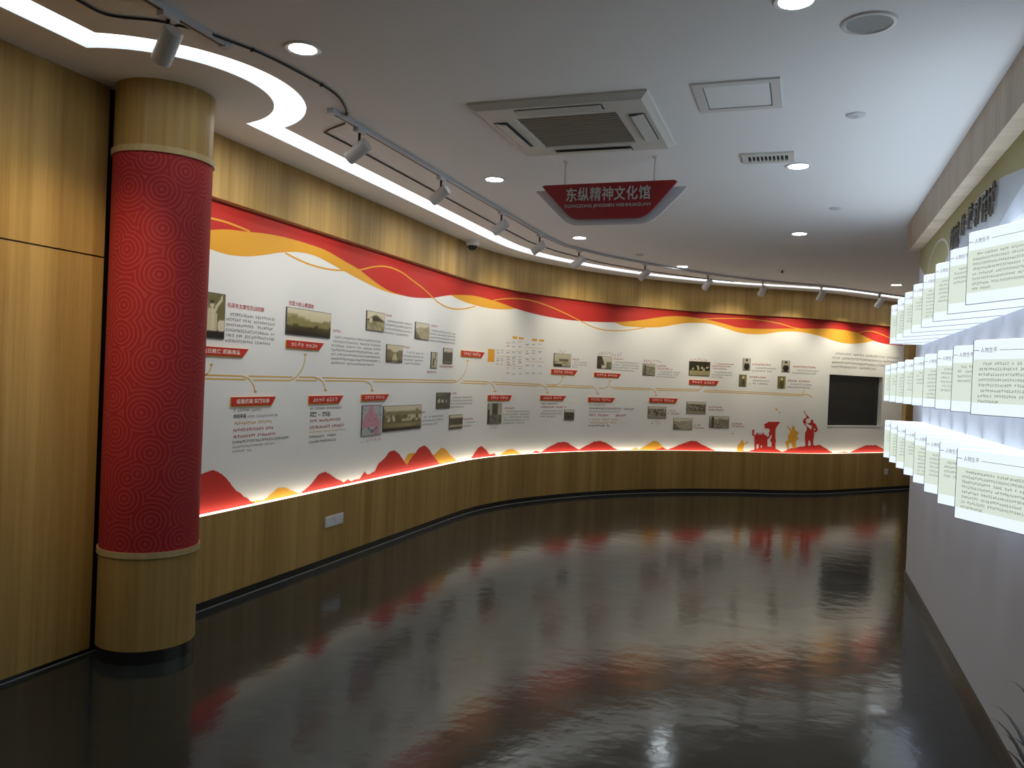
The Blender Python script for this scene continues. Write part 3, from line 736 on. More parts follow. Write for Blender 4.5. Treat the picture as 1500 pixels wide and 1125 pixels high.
def p_crowd(u, v, k):
    l = 0.16+0.1*fbm(u*9, v*9, k)
    for cu, cv in ((.18, .46), (.45, .5), (.62, .55), (.72, .42), (.88, .6), (.40, .66)):
        if blob(u, v, cu, cv, .05, .09) > .4: l = 0.82
    if v < .34: l = 0.55+0.1*fbm(u*9, v*3, k)
    return l
def p_portrait(u, v, k):
    l = 0.62+0.12*fbm(u*4, v*4, k)
    if blob(u, v, .5, .30, .42, .38) > .4: l = 0.12+0.1*fbm(u*9, v*9, k)
    if blob(u, v, .5, .72, .19, .2) > .4: l = 0.66
    if blob(u, v, .5, .86, .2, .10) > .5: l = 0.12
    return l
def p_portrait2(u, v, k):
    l = 0.35+0.2*fbm(u*4, v*4, k)
    if blob(u, v, .5, .32, .34, .45) > .4: l = 0.22+0.2*fbm(u*9, v*9, k)
    if blob(u, v, .52, .76, .16, .15) > .4: l = 0.78
    if u > .85: l = 0.6
    return l
def p_ruin(u, v, k):
    l = 0.75 if v > .7+.2*fbm(u*6, 0, k) else 0.32+0.4*fbm(u*10, v*10, k)
    if .1 < u < .22 and v < .95: l = 0.25
    return l
def p_river(u, v, k):
    l = 0.78+0.08*v
    if u < .45-.3*(v-.5) and v > .25: l = 0.22+0.15*fbm(u*8, v*8, k)
    if u > .62 and v < .55: l = 0.40+0.1*fbm(u*7, v*7, k)
    if v < .25 and u < .3: l = .25
    return l
def p_boat(u, v, k):
    l = 0.72+.06*v
    if v < .62 and .28 < u < .85 and v > .40: l = 0.30+0.3*fbm(u*12, v*12, k)
    if v < .42: l = 0.45+0.35*fbm(u*6, v*9, k)
    if v < .2 and u < .5: l = 0.2
    return l
def p_statue(u, v, k):
    l = 0.34+0.16*fbm(u*5, v*5, k)
    if blob(u, v, .52, .74, .07, .09) > .4: l = 0.80
    if v < .66 and abs(u-.52) < .16+.10*(.66-v): l = 0.84-0.12*(abs(math.sin(u*45)) > .9)
    if abs((v-.62)-(u-.62)*1.1) < .06 and .6 < u < .92: l = 0.8
    if blob(u, v, .9, .28, .18, .16) > .4: l = 0.86
    if v < .12+.06*u: l = 0.12
    if blob(u, v, .28, .5, .12, .42) > .4: l = .76
    if blob(u, v, .52, .82, .07, .04) > .4: l = .15
    return l
def p_fort(u, v, k):
    l = 0.80 if v > .8 else .38
    if .25 < v <= .75: l = 0.20+0.12*fbm(u*9, v*14, k)
    if v <= .3: l = 0.55+0.15*fbm(u*7, v*7, k)
    if v < .12: l = .25
    return l
def p_group(u, v, k):
    l = 0.78 if v > .82 else 0.42+0.45*(fbm(u*13, v*11, k)-0.5)*1.8
    if v < .18: l = .55
    return l
def sepia_fn(fn, warm): return lambda u, v, k: sepia(fn(u, v, k), warm)
def c_map(u, v, k):
    c = (0.42, 0.45, 0.46) if fbm(u*14, v*14, k) > .36 else (0.24, 0.27, 0.28)
    w = 0.10+0.42*sst(0.95, 0.35, v) if v > 0.28 else 0.0
    if abs(u-.44) < w or (v < .30 and .62 < u < .85): c = (0.55, 0.27, 0.32) if fbm(u*18, v*18, 3) > .32 else (0.42, 0.19, 0.24)
    if v < .3 and abs(v-.22-.1*math.sin(u*9)) < .03: c = (0.08, 0.09, 0.10)
    return c
PHOTOS = [
 ((287,424.0),(329.2,431.9),(326.5,498.2),(286,492.5), sepia_fn(p_statue, 1.2), 'sepia photo of a figure in a pale robe, half behind the red column'),
 ((418.8,449.2),(484,459.2),(481.8,495.6),(417.6,489.6), sepia_fn(p_valley, 1.4), 'wide sepia photo of a valley below misty hills on the mural'),
 ((536.2,455.2),(562.9,458.4),(561.3,486.9),(535.7,483), sepia_fn(p_hill, 1.1), 'square sepia photo of a dark rounded hill over terraced ground'),
 ((607.6,472.4),(628,473.6),(627.6,498),(607.2,497), sepia_fn(p_hazy, .8), 'small pale photo of a hazy slope on the mural'),
 ((565.5,503),(589,507.4),(588,531.7),(564.8,530), sepia_fn(p_path, 1.1), 'square sepia photo of a path between dark trees'),
 ((631,515.8),(640,516),(638.8,539.6),(630.2,539.2), sepia_fn(p_tower, .9), 'narrow upright photo of a dark pole shape on the mural'),
 ((649,509.6),(662.2,510.6),(661.6,533),(648.4,532.4), sepia_fn(p_gate, .4), 'small upright photo of a dark green gate wall'),
 ((529.6,593.1),(559.5,592.9),(556.2,636.7),(528.2,639.3), c_map, 'pink and grey map board below a red plaque on the mural'),
 ((561,595),(616.6,592.4),(615.4,628),(559.4,632.4), sepia_fn(p_troop, 1.2), 'wide sepia photo of a column of people beside the pink map'),
 ((639,575),(659,575),(657.9,597.3),(638,599.7), sepia_fn(p_room, .5), 'small dark photo of people in white seated in a row'),
 ((657.9,609),(677,605.9),(676.2,627.4),(656.8,629.3), sepia_fn(p_fort, 1.0), 'small brown photo of a dark brick building on the mural'),
 ((714.4,590.6),(734.7,590.4),(733.3,620.7),(713.3,620.7), sepia_fn(p_hall, .4), 'upright grey photo of a dark doorway between pale pillars'),
 ((811.4,517),(836,519),(834.9,537.6),(810.6,536.4), sepia_fn(p_boat, .8), 'sepia photo of small boats on a shore above a red plaque'),
 ((874.8,521.7),(895.9,522.3),(895,540.7),(874.2,539.3), sepia_fn(p_river, .7), 'photo of a pale river bend between dark banks'),
 ((941.7,532.6),(959.2,532.6),(959.2,550),(940.9,549.8), sepia_fn(p_ruin, .5), 'small grey photo of rubble and a bare pole'),
 ((1009.2,528.5),(1040,530.6),(1039.2,550.7),(1009,549.9), sepia_fn(p_crowd, 1.2), 'brown photo of pale faces above a long table'),
 ((1088,524.5),(1099.2,525.2),(1098.8,542.4),(1087.8,541.8), sepia_fn(p_portrait, .1), 'tiny portrait on white of a person in a dark jacket'),
 ((1145,528),(1156.8,528.6),(1156.3,544.8),(1144.8,544.3), sepia_fn(p_portrait, .6), 'tiny portrait with beige backdrop of a person in dark clothes'),
 ((1082.8,548.4),(1093.7,549),(1093,566),(1082.2,565.4), sepia_fn(p_portrait2, 1.1), 'tiny brown portrait of a standing person with pale face'),
 ((1139.4,551),(1150.5,551.6),(1149.8,568.6),(1138.8,568), sepia_fn(p_portrait2, 1.5), 'tiny amber portrait nearest the recessed black screen'),
 ((949,595.3),(976,596),(975,612.6),(948.5,612.6), sepia_fn(p_group, .5), 'grey photo of a crowd under trees below a red plaque'),
 ((1005.7,588),(1034,589.2),(1032.9,606),(1005,605.7), sepia_fn(p_group, .55), 'grey photo of people packed closely beneath bare branches'),
 ((986.4,612),(1014,613),(1013.4,629.6),(986,629), sepia_fn(p_hazy, .6), 'grey photo of a dark bush over a pale slope'),
 ((1039.2,609.4),(1068,610),(1067,627.6),(1038.6,626), sepia_fn(p_ruin, .55), 'grey photo of figures under a slanting pale roof'),
 ((826.2,600),(840.7,600),(840,615.6),(826,615.6), sepia_fn(p_gate, .6), 'tiny grey photo beside grey text under a red plaque'),
]
for k, (tl, tr, br, bl, fn, label) in enumerate(PHOTOS):
    P = [sz(*p) for p in (tl, tr, br, bl)]
    s0 = (P[0][0]+P[3][0])/2; s1 = (P[1][0]+P[2][0])/2; z1 = (P[0][1]+P[1][1])/2; z0 = (P[2][1]+P[3][1])/2
    t = thing('photo_board', M((s0+s1)/2, z0), label, 'photo', 'photo boards on the mural')
    slab(s0, s1, s0, s1, z0, z1, 0.0, 0.009).build('board', BOARD_EDGE, t)
    nu = 40 if s1-s0 > 0.4 else 26; nv = max(12, min(34, int(nu*(z1-z0)/(s1-s0))))
    vv, cc = [], []
    for j in range(nv+1):
        for i in range(nu+1):
            u, v = i/nu, j/nv
            ins = 0.004
            vv.append(M(s0+ins+(s1-s0-2*ins)*u, z0+ins+(z1-z0-2*ins)*v, 0.0098)); cc.append((*fn(u, v, k), 1))
    MB().add(vv, [(j*(nu+1)+i, j*(nu+1)+i+1, (j+1)*(nu+1)+i+1, (j+1)*(nu+1)+i) for j in range(nv) for i in range(nu)]).build('picture', PRINT, t, color=cc)

# ---- red title plaques with gold edges
PLAQUES = [
 ((286,506.2),(361.5,511.4),(353.7,521.7),(286,519), '抗日救亡 武装准备', 'red plaque with gold edge below the robed figure photo'),
 ((418.4,497.6),(472,502.8),(466,512),(418.4,508.8), None, 'red plaque with gold edge below the valley photo'),
 ((337.4,581.2),(401.4,581.2),(395.9,592.4),(337.2,594), '组建武装 突围东移', 'red plaque with gold edge heading the text nearest the column'),
 ((451.2,580.3),(500.7,579.1),(495,589.1),(451,591), None, 'red plaque above a text block with bold black names'),
 ((528.5,577.9),(567.9,577.3),(563.2,585.7),(528.2,586.6), None, 'red plaque above the pink map'),
 ((675,513),(708.4,516.4),(704.4,523.2),(674.8,521.2), None, 'red plaque alone between two tiny upright photos and the gold tab'),
 ((714.1,578.7),(748.5,579.1),(745.3,586),(714,586.3), None, 'red plaque above the doorway photo'),
 ((791.2,579.2),(828,580),(823.9,586),(791,585.7), None, 'red plaque above bold black and red text lines and a tiny photo'),
 ((807.4,540.4),(845,543),(840.7,549),(807.2,547.1), None, 'red plaque below the boat shore photo'),
 ((870.1,545.6),(908.8,547.6),(905.4,553),(870,551.4), None, 'red plaque below the river bend photo'),
 ((861.2,582),(900,582.9),(896,588.4),(861,588), None, 'red plaque heading the text with red and gold lines and no photo'),
 ((950.8,582.8),(991.8,583.6),(989,589.7),(950.8,589.2), None, 'red plaque above the photo of a crowd under trees'),
 ((1009.2,556.2),(1052,558),(1048.5,563.4),(1009.2,562.6), None, 'red plaque below the brown photo of faces at a table'),
]
for tl, tr, br, bl, text, label in PLAQUES:
    P = [sz(*p) for p in (tl, tr, br, bl)]
    s0 = (P[0][0]+P[3][0])/2; s1 = P[1][0]; s2 = P[2][0]; z1 = (P[0][1]+P[1][1])/2; z0 = (P[2][1]+P[3][1])/2; h = z1-z0
    t = thing('title_plaque', M(s0, z0), label, 'plaque', 'red title plaques on the mural')
    slab(s0, s2+0.02*h, s0, s1+0.15*h, z0-0.16*h, z1, 0.0, 0.010).build('gold_edge', GOLD, t)
    slab(s0, s2, s0, s1, z0, z1, 0.010, 0.016).build('red_face', RED, t)
    mb = MB(); a0, a1 = s0+0.10*(s2-s0), s0+0.93*(s2-s0); b0 = z0+0.20*h; hh = 0.58*h
    if text:
        v, f, size = glyphs(text, 0.015)
        mb.add([M(a0+p[0]/size[0]*(a1-a0), b0+p[1]/size[1]*hh, 0.0166) for p in v], f)
    else:
        w = (a1-a0)/8.6
        for k in range(8):
            a = a0+w*(k+(0.6 if k > 3 else 0))
            for x0, y0, x1, y1 in pseudo(0.6):
                q = [(a+x0*w*.95, b0+y0*hh), (a+x1*w*.95, b0+y0*hh), (a+x1*w*.95, b0+y1*hh), (a+x0*w*.95, b0+y1*hh)]
                mb.add([M(*p, 0.0166) for p in q], [(0,1,2,3)])
    tag(mb.build('lettering', TXT_WHITE, t), kind='stuff')

# ---- screen in its niche
tv = thing('recessed_screen', M((TVL+TVR)/2, TVB), 'large black screen recessed in the white mural beside the bugler silhouette', 'screen')
D = -0.10
c = [M(TVL, TVB), M(TVR, TVB), M(TVR, TVT), M(TVL, TVT)]; d = [M(TVL, TVB, D), M(TVR, TVB, D), M(TVR, TVT, D), M(TVL, TVT, D)]
mb = MB()
for i in range(4): mb.quad(c[i], c[(i+1) % 4], d[(i+1) % 4], d[i])
mb.build('niche', MURAL_WHITE, tv)
b_ = 0.012
MB().prism([(TVL, TVB), (TVR, TVB), (TVR, TVT), (TVL, TVT)], lambda a, b: M(a, b, D), lambda a, b: M(a, b, D+0.03)).build('bezel', BLACK, tv)
MB().prism([(TVL+b_, TVB+b_), (TVR-b_, TVB+b_), (TVR-b_, TVT-b_), (TVL+b_, TVT-b_)], lambda a, b: M(a, b, D+0.03), lambda a, b: M(a, b, D+0.032)).build('display', plain('dark_display', (0.012, 0.012, 0.010), 0.12), tv)
MB().prism([(TVL-.004, TVB-.018), (TVR+.004, TVB-.018), (TVR+.004, TVB), (TVL-.004, TVB)], lambda a, b: M(a, b, 0), lambda a, b: M(a, b, 0.012)).build('sill_trim', GREY_FIT, tv)

# ---- sockets on the wainscot
def W(s, z, off): p = wp(s, off); return (p[0], p[1], z)
t = thing('switch_plate', W(5.66, 0.30, 0), 'white double switch plate low on the wood wainscot near the column', 'switch')
MB().prism([(5.52, .300), (5.78, .300), (5.78, .386), (5.52, .386)], lambda a, b: W(a, b, 0), lambda a, b: W(a, b, 0.008)).build('plate', WHITE_FIT, t)
for a in (5.532, 5.656):
    MB().prism([(a, .312), (a+.112, .312), (a+.112, .374), (a, .374)], lambda a, b: W(a, b, 0.008), lambda a, b: W(a, b, 0.011)).build('rocker', plain('rocker', (0.68, .69, .70), 0.35), t)
MB().prism([(5.75, .325), (5.765, .325), (5.765, .34), (5.75, .34)], lambda a, b: W(a, b, 0.011), lambda a, b: W(a, b, 0.013)).build('indicator', GREY_FIT, t)
ss = sz(1291.6, 690)[0]; zz = sz(1291.6, 690)[1]
t = thing('power_socket', W(ss, zz-.05, 0), 'small white socket on the wood wainscot below the black screen', 'socket')
MB().prism([(ss-.043, zz-.045), (ss+.043, zz-.045), (ss+.043, zz+.045), (ss-.043, zz+.045)], lambda a, b: W(a, b, 0), lambda a, b: W(a, b, 0.008)).build('plate', WHITE_FIT, t)
for a, b in ((-.016, .01), (.016, .01), (0, -.02)):
    MB().prism([(ss+a-.004, zz+b-.009), (ss+a+.004, zz+b-.009), (ss+a+.004, zz+b+.009), (ss+a-.004, zz+b+.009)], lambda a, b: W(a, b, 0.008), lambda a, b: W(a, b, 0.0088)).build('pin_slot', BLACK, t)

# ------------------------------------------------------------------ back-lit wedge boxes on the right wall
def make_box(h, depth, style, ceil_fill=False):
    """apex at the origin, wall at +x"""
    t = thing('light_box', (0, 0, 0))
    A = (0, 0); F = (depth, -0.443); Bk = (depth, 0.004)
    MB().prism([A, F, Bk], lambda a, b: (a, b, 0), lambda a, b: (a, b, h)).build('acrylic_body', BOXB, t)
    MB().prism([(0.004, -0.003), (depth-.001, F[1]+.008), (depth-.001, 0.0)], lambda a, b: (a, b, h), lambda a, b: (a, b, h+.002)).build('added_top_glow', BOXFILL if ceil_fill else BOXTOP, t)  # glowing sheet added over the lit body to light ceiling and wall
    L = math.hypot(F[0], F[1]); ux, uy = F[0]/L, F[1]/L; nx, ny = uy, -ux       # outward normal of the front face
    if nx > 0: nx, ny = -nx, -ny
    pl = lambda off: (lambda a, b: (ux*a+nx*off, uy*a+ny*off, b))
    def rect(a0, a1, b0, b1, o0, o1): return MB().prism([(a0, b0), (a1, b0), (a1, b1), (a0, b1)], pl(o0), pl(o1))
    fp = rect(0, L-.004, 0, h, 0.0, 0.003).build('front_panel', BOXW, t)
    rect(0.001, L-.006, 0.16*h, 0.745*h, 0.003, 0.0036).build('green_film', BOXG, fp)
    rect(-0.0015, 0.0015, 0, h, -0.001, 0.0038).build('edge_strip', BOXEDGE, t)
    rect(0.0, L-.006, -0.0012, 0.0012, 0.0, 0.0038).build('edge_strip', BOXEDGE, t)
    rect(0.0, 0.030, 0.862*h, 0.862*h+.0022, 0.003, 0.0036).build('rule', BOXT2, fp)
    rect(0.135, L*.93, 0.862*h, 0.862*h+.0016, 0.003, 0.0036).build('rule', BOXT2, fp)
    v, f, size = glyphs('人物生平'); mb = MB(); g = pl(0.0042)
    mb.add([g(0.040+p[0]/size[0]*0.084, 0.835*h+p[1]/size[1]*0.020) for p in v], f); mb.build('title_lettering', BOXT2, fp)
    mb = MB(); g = pl(0.0046); n = (8, 4, 6)[style]; hh = 0.0115
    for k in range(n):
        a1 = L*(0.93 if k < n-1 else 0.3)*(1 if k % 3 else 0.82)
        pseudo_line(mb, g, 0.035+(0.02 if k == 0 else 0), a1, 0.665*h-k*0.0205, hh, dense=.6)
    tag(mb.build('body_text', BOXT, fp), kind='stuff')
    return t
ORD = ['first', 'second', 'third', 'fourth', 'fifth', 'sixth', 'seventh', 'eighth', 'ninth']
ROWS = [('top', 1.932, 0.303, 0.635, [3.885+0.456*k for k in range(8)]),
        ('middle', 1.478, 0.286, 0.622, [3.59+0.4545*k for k in range(9)]),
        ('bottom', 1.044, 0.286, 0.615, [3.79+0.4505*k for k in range(8)])]
for row, z, h, xo, ys in ROWS:
    protos = [make_box(h, RWX-xo+0.001, k, row == 'top') for k in range(3)]
    n = len(ys)
    for k, y in enumerate(ys):
        lab = f'white back-lit wedge box in the {row} row, {ORD[n-1-k]} from the far wall end'
        if k < 3:
            t = protos[k]; t.location = (xo, y, z); ROOTLOC[t.name] = Vector((xo, y, z)); t['label'] = lab
        else: t = copy_thing(protos[(k*7) % 3], (xo, y, z), lab)
        t['category'] = 'light box'; t['group'] = f'{row} row of wedge light boxes'
# brush lettering above the boxes, cut-out strokes stood off the wall
INK = plain('bronze_letters', (0.10, 0.085, 0.065), 0.4, metal=0.3)
let = thing('raised_lettering', (RWX, 5.25, 2.46), 'dark raised brush lettering high on the right wall above the boxes', 'lettering')
CH = [(5.80,2.535,.15),(5.64,2.53,.16),(5.44,2.555,.13),(5.22,2.56,.15),(5.02,2.545,.14),(4.83,2.535,.17),(4.67,2.54,.16)]
for (yc, zc, hh) in CH:
    mb = MB()
    def stroke(p, q, w):
        p, q = np.array(p), np.array(q); d = (q-p)/np.linalg.norm(q-p); n_ = np.array([-d[1], d[0]])*w/2
        pts = [p+n_*.6, p-n_*.8, (p+q)/2-n_*1.2, q-n_*.4, q+n_*.5, (p+q)/2+n_]
        mb.prism([tuple(x) for x in pts], lambda a, b: (RWX-0.010, yc-a, zc+b), lambda a, b: (RWX-0.022, yc-a, zc+b))
    r2 = random.Random(int(yc*100)); S = hh/2
    stroke((-S*.55, S*.9), (-S*.6, -S*.8), .010); stroke((S*.4, S), (S*.35, -S*.95), .011); stroke((-S*.9, S*.35), (S*.9, S*.5), .010)
    for _ in range(8):
        an = r2.choice([0.1, 0.15, -0.1, 1.5, 1.6, 2.2, -2.2, -0.9]); ln = S*r2.uniform(.35, .85)
        q = (r2.uniform(-.85, .85)*S, r2.uniform(-.8, .8)*S); dv = (math.cos(an)*ln/2, math.sin(an)*ln/2)
        stroke((q[0]-dv[0], q[1]-dv[1]), (q[0]+dv[0], q[1]+dv[1]), r2.uniform(.007, .013))
    tag(mb.build('character', INK, let), kind='stuff')
mb = MB()
for (yc, zc, hh) in CH: mb.cyl((RWX, yc, zc), (RWX-0.011, yc, zc), 0.005, n=8)
mb.build('standoff_pins', GREY_FIT, let)

# ------------------------------------------------------------------ ceiling fittings
# recessed downlights
dl = thing('downlight', (0, 0, 0))
MB().lathe([(0.062, 0.0), (0.062, -0.006), (0.078, -0.008), (0.083, -0.003), (0.083, 0.0)], n=40).build('trim_ring', WHITE_FIT, dl, 'auto')
MB().lathe([(0.0001, -0.0045), (0.066, -0.0045)], n=40).build('lens', DOWN, dl)
DLS = [((-2.165, 3.10), 'round lit downlight in the ceiling above the red column side, by the cable loop'),
       ((-2.17, 5.51), 'round lit downlight between the track rail and the hanging red sign'),
       ((-2.18, 7.94), 'round lit downlight beyond the hanging red sign, beside the rail'),
       ((-1.44, 10.01), 'round lit downlight above the curved end of the rail'),
       ((-0.085, 3.16), 'round lit downlight beside the ceiling speaker'),
       ((-0.087, 5.52), 'round lit downlight beside the small air vent'),
       ((-0.09, 7.935), 'round lit downlight near the end of the timber beam'),
       ((1.105, 11.84), 'round lit downlight beyond the far end of the right wall'),
       ((-2.165, 0.70), 'extra unseen downlight behind the viewer on the rail side'),  # from here on: unseen repeats of the rows, put in for their light
       ((-0.085, 0.76), 'extra unseen downlight behind the viewer on the right wall side'),
       ((-2.165, -1.7), 'extra unseen downlight close to the back wall on the rail side'),
       ((-0.085, -1.65), 'extra unseen downlight close to the back wall on the right wall side')]
for k, ((x, y), lab) in enumerate(DLS):
    if k == 0: t = dl; t.location = (x, y, HC); t['label'] = lab
    else: t = copy_thing(dl, (x, y, HC), lab)
    t['category'] = 'downlight'; t['group'] = 'ceiling downlights'

# air-conditioning cassette
AX0, AX1, AY0, AY1 = -1.725, -0.775, 3.94, 4.89; AZ = HC-0.036
ac = thing('ceiling_cassette', ((AX0+AX1)/2, (AY0+AY1)/2, HC), 'square white four-way air conditioner in the ceiling above the red sign', 'air conditioner')
ACW = plain('cassette_plastic', (0.66, 0.655, 0.62), 0.45); ACS = plain('cassette_slot', (0.10, 0.10, 0.10), 0.6)
xm, ym = (AX0+AX1)/2, (AY0+AY1)/2
def sq(r, z): return [(xm-r, ym-r, z), (xm+r, ym-r, z), (xm+r, ym+r, z), (xm-r, ym+r, z)]
mb = MB(); loops = [sq(.475, HC), sq(.475, HC-.012), sq(.462, HC-.020), sq(.44, AZ), sq(.28, AZ), sq(.27, AZ+.010), sq(.27, AZ+.02)]
vv = [p for l in loops for p in l]
mb.add(vv, [(4*i+j, 4*i+(j+1) % 4, 4*i+4+(j+1) % 4, 4*i+4+j) for i in range(len(loops)-1) for j in range(4)]); mb.build('panel_frame', ACW, ac)
GR = plain('cassette_grille', (0.34, 0.32, 0.27), 0.6)
mb = MB(); mb.box((xm-.272, ym-.272, AZ+.012), (xm+.272, ym+.272, AZ+.016)); mb.build('filter', GR, ac)
GRB = plain('grille_bar', (0.42, 0.40, 0.35), 0.5)
for k in range(17):
    y = ym-.262+k*.524/16; MB().box((xm-.27, y-.004, AZ+.003), (xm+.27, y+.004, AZ+.012)).build('grille_slat', GRB, ac)
for k in range(4):
    a = k*math.pi/2; ca, sa = round(math.cos(a)), round(math.sin(a))
    def rt(u, v): return (xm+u*ca-v*sa, ym+u*sa+v*ca)
    mb = MB(); pts = [rt(-.235, -.418), rt(.235, -.418), rt(.235, -.335), rt(-.235, -.335)]
    mb.add([(*p, AZ-.0015) for p in pts], [(0,1,2,3)]); sl = mb.build('air_slot', ACS, ac)
    mb = MB(); pts = [(rt(-.226, -.411), AZ-.005), (rt(.226, -.411), AZ-.005), (rt(.226, -.347), AZ-.016), (rt(-.226, -.347), AZ-.016)]
    mb.add([(*p, z) for p, z in pts]+[(*p, z+.005) for p, z in pts], [(3,2,1,0),(4,5,6,7),(0,1,5,4),(1,2,6,5),(2,3,7,6),(3,0,4,7)]); mb.build('louver', ACW, ac)

# access hatch
t = thing('access_hatch', (-.36, 4.13, HC), 'square white access hatch in the ceiling beside the air conditioner', 'hatch')
x0, x1, y0, y1 = -.562, -.158, 3.92, 4.335
mb = MB()
for a, b in (((x0, y0), (x1, y0+.045)), ((x0, y1-.045), (x1, y1)), ((x0, y0+.045), (x0+.045, y1-.045)), ((x1-.045, y0+.045), (x1, y1-.045))):
    mb.box((*a, HC-.009), (*b, HC))
mb.build('frame', WHITE_FIT, t)
MB().box((x0+.051, y0+.051, HC-.005), (x1-.051, y1-.051, HC)).build('door', CEIL, t)
mb = MB().box((x0+.045, y0+.045, HC-.0012), (x1-.045, y1-.045, HC-.0004)); mb.build('shadow_gap', plain('gap_grey', (0.22, .22, .22), .8), t)
# small supply vent
t = thing('air_vent', (-.265, 5.27, HC), 'small white ceiling vent with dark slots beside a downlight', 'vent')
x0, x1, y0, y1 = -.418, -.11, 5.165, 5.38
mb = MB()
for a, b in (((x0, y0), (x1, y0+.05)), ((x0, y1-.05), (x1, y1)), ((x0, y0+.05), (x0+.035, y1-.05)), ((x1-.035, y0+.05), (x1, y1-.05))):
    mb.box((*a, HC-.012), (*b, HC))
mb.build('frame', ACW, t)
MB().box((x0+.035, y0+.05, HC-.003), (x1-.035, y1-.05, HC-.001)).build('duct_back', plain('duct_dark', (0.03, .03, .035), .7), t)
for k in range(1, 10):
    x = x0+.035+k*(x1-x0-.07)/10; MB().box((x-.004, y0+.05, HC-.012), (x+.004, y1-.05, HC-.003)).build('slat', ACW, t)
# speaker
t = thing('ceiling_speaker', (.18, 3.42, HC), 'large round ceiling speaker with grey mesh near the timber beam', 'speaker')
MB().lathe([(0.082, -0.004), (0.088, -0.010), (0.100, -0.008), (0.105, 0.0)], (.18, 3.42, HC), 48).build('rim', WHITE_FIT, t, 'auto')
MB().lathe([(0.0001, -0.001), (0.05, -0.002), (0.084, -0.005)], (.18, 3.42, HC), 48).build('mesh', plain('speaker_mesh', (0.36, .37, .36), .6, noise=.3, nscale=260), t, True)
# detectors and a sprinkler
for (x, y, r, lab) in ((.198, 4.548, .047, 'small flat white detector disc between speaker and vent'), (.177, 6.859, .042, 'small flat white detector disc near the timber beam end'),
                       (-1.787, 9.075, .045, 'small flat grey detector disc beyond the hanging sign')):
    t = thing('detector_disc', (x, y, HC), lab, 'detector', 'ceiling detectors')
    MB().lathe([(0.0001, -0.012), (r*.8, -0.011), (r, -0.006), (r, 0)], (x, y, HC), 32).build('cover', GREY_FIT if r == .045 else plain('detector_white', (.66, .68, .72), .5), t, 'auto')
    MB().lathe([(r*.0001, -0.0135), (r*.25, -0.013), (r*.26, -0.011)], (x, y, HC), 20).build('sensor', GREY_FIT, t, 'auto')
t = thing('sprinkler', (-.295, 10.41, HC), 'tiny brown sprinkler head in the far ceiling', 'sprinkler')
MB().lathe([(0.0001, -.004), (.045, -.004), (.05, 0)], (-.295, 10.41, HC), 24).build('rosette', WHITE_FIT, t, 'auto')
MB().lathe([(0.0001, -.034), (.02, -.032), (.012, -.024), (.010, -.004)], (-.295, 10.41, HC), 16).build('nozzle', plain('brass_dark', (.16, .09, .05), .4, metal=.6), t, 'auto')
# dome camera
DX, DY = -3.36, 7.98
t = thing('dome_camera', (DX, DY, HC), 'white dome security camera on the ceiling edge above the mural', 'camera')
MB().lathe([(0.0001, -.058), (.058, -.058), (.070, -.050), (.072, 0)], (DX, DY, HC), 36).build('housing', WHITE_FIT, t, 'auto')
MB().lathe([(0.0001, -.112), (.022, -.108), (.038, -.094), (.046, -.074), (.048, -.057)], (DX, DY, HC), 32).build('dome', plain('smoked_dome', (.015, .015, .02), .08), t, True)
MB().lathe([(.048, -.060), (.054, -.060), (.054, -.056)], (DX, DY, HC), 32).build('ring', GREY_FIT, t, 'auto')

# ---- hanging sign
SY = 5.125
sign = thing('hanging_sign', (-1.23, SY, 2.56), 'red hanging sign with silver lettering below the air conditioner', 'sign')
def rounded(pts, rad):
    out = []
    for i, p in enumerate(pts):
        r = rad[i]
        if r == 0: out.append(p); continue
        a, b = np.array(pts[i-1]), np.array(pts[(i+1) % len(pts)]); p = np.array(p)
        u = (a-p)/np.linalg.norm(a-p); v = (b-p)/np.linalg.norm(b-p)
        for t_ in np.linspace(0, 1, 7):
            out.append(tuple((1-t_)**2*(p+u*r)+2*t_*(1-t_)*p+t_**2*(p+v*r)))
    return out
pr = rounded([(-1.675, 2.808), (-1.655, 2.815), (-.81, 2.818), (-.792, 2.808), (-.985, 2.585), (-1.465, 2.588)], [0, 0, 0, 0, .07, .05])
MB().prism(pr, lambda a, b: (a, SY+.006, b), lambda a, b: (a, SY-.012, b)).build('red_board', SIGN_RED, sign)
pb = rounded([(-1.735, 2.790), (-.725, 2.785), (-.955, 2.555), (-1.495, 2.556)], [.02, .02, .09, .07])
MB().prism(pb, lambda a, b: (a, SY+.045, b), lambda a, b: (a, SY+.030, b)).build('back_board', SIGN_BACK, sign)
W7 = (1.510-.953)/7
LETT = [(c_, -1.510+W7*(k+.04), -1.510+W7*(k+.96), 2.703, 2.791, .010) for k, c_ in enumerate('东纵精神文化馆')]
LETT.append(('DONGZONG JINGSHEN WENHUAGUAN', -1.512, -.953, 2.655, 2.682, 0.0))
for text, x0, x1, z0, z1, bold in LETT:
    v, f, size = glyphs(text, bold); mb = MB()
    F_ = lambda y: [(x0+p[0]/size[0]*(x1-x0), y, z0+p[1]/size[1]*(z1-z0)) for p in v]
    mb.add(F_(SY-.0175), f)
    # side walls of the raised letters
    from collections import Counter
    ec = Counter(frozenset((g[i], g[(i+1) % len(g)])) for g in f for i in range(len(g)))
    A_, B_ = F_(SY-.0175), F_(SY-.0118)
    for g in f:
        for i in range(len(g)):
            a, b = g[i], g[(i+1) % len(g)]
            if ec[frozenset((a, b))] == 1: mb.add([A_[a], A_[b], B_[b], B_[a]], [(0,1,2,3)])
    tag(mb.build('character' if len(text) == 1 else 'lettering', SIGN_TXT, sign), kind=None if len(text) == 1 else 'stuff')
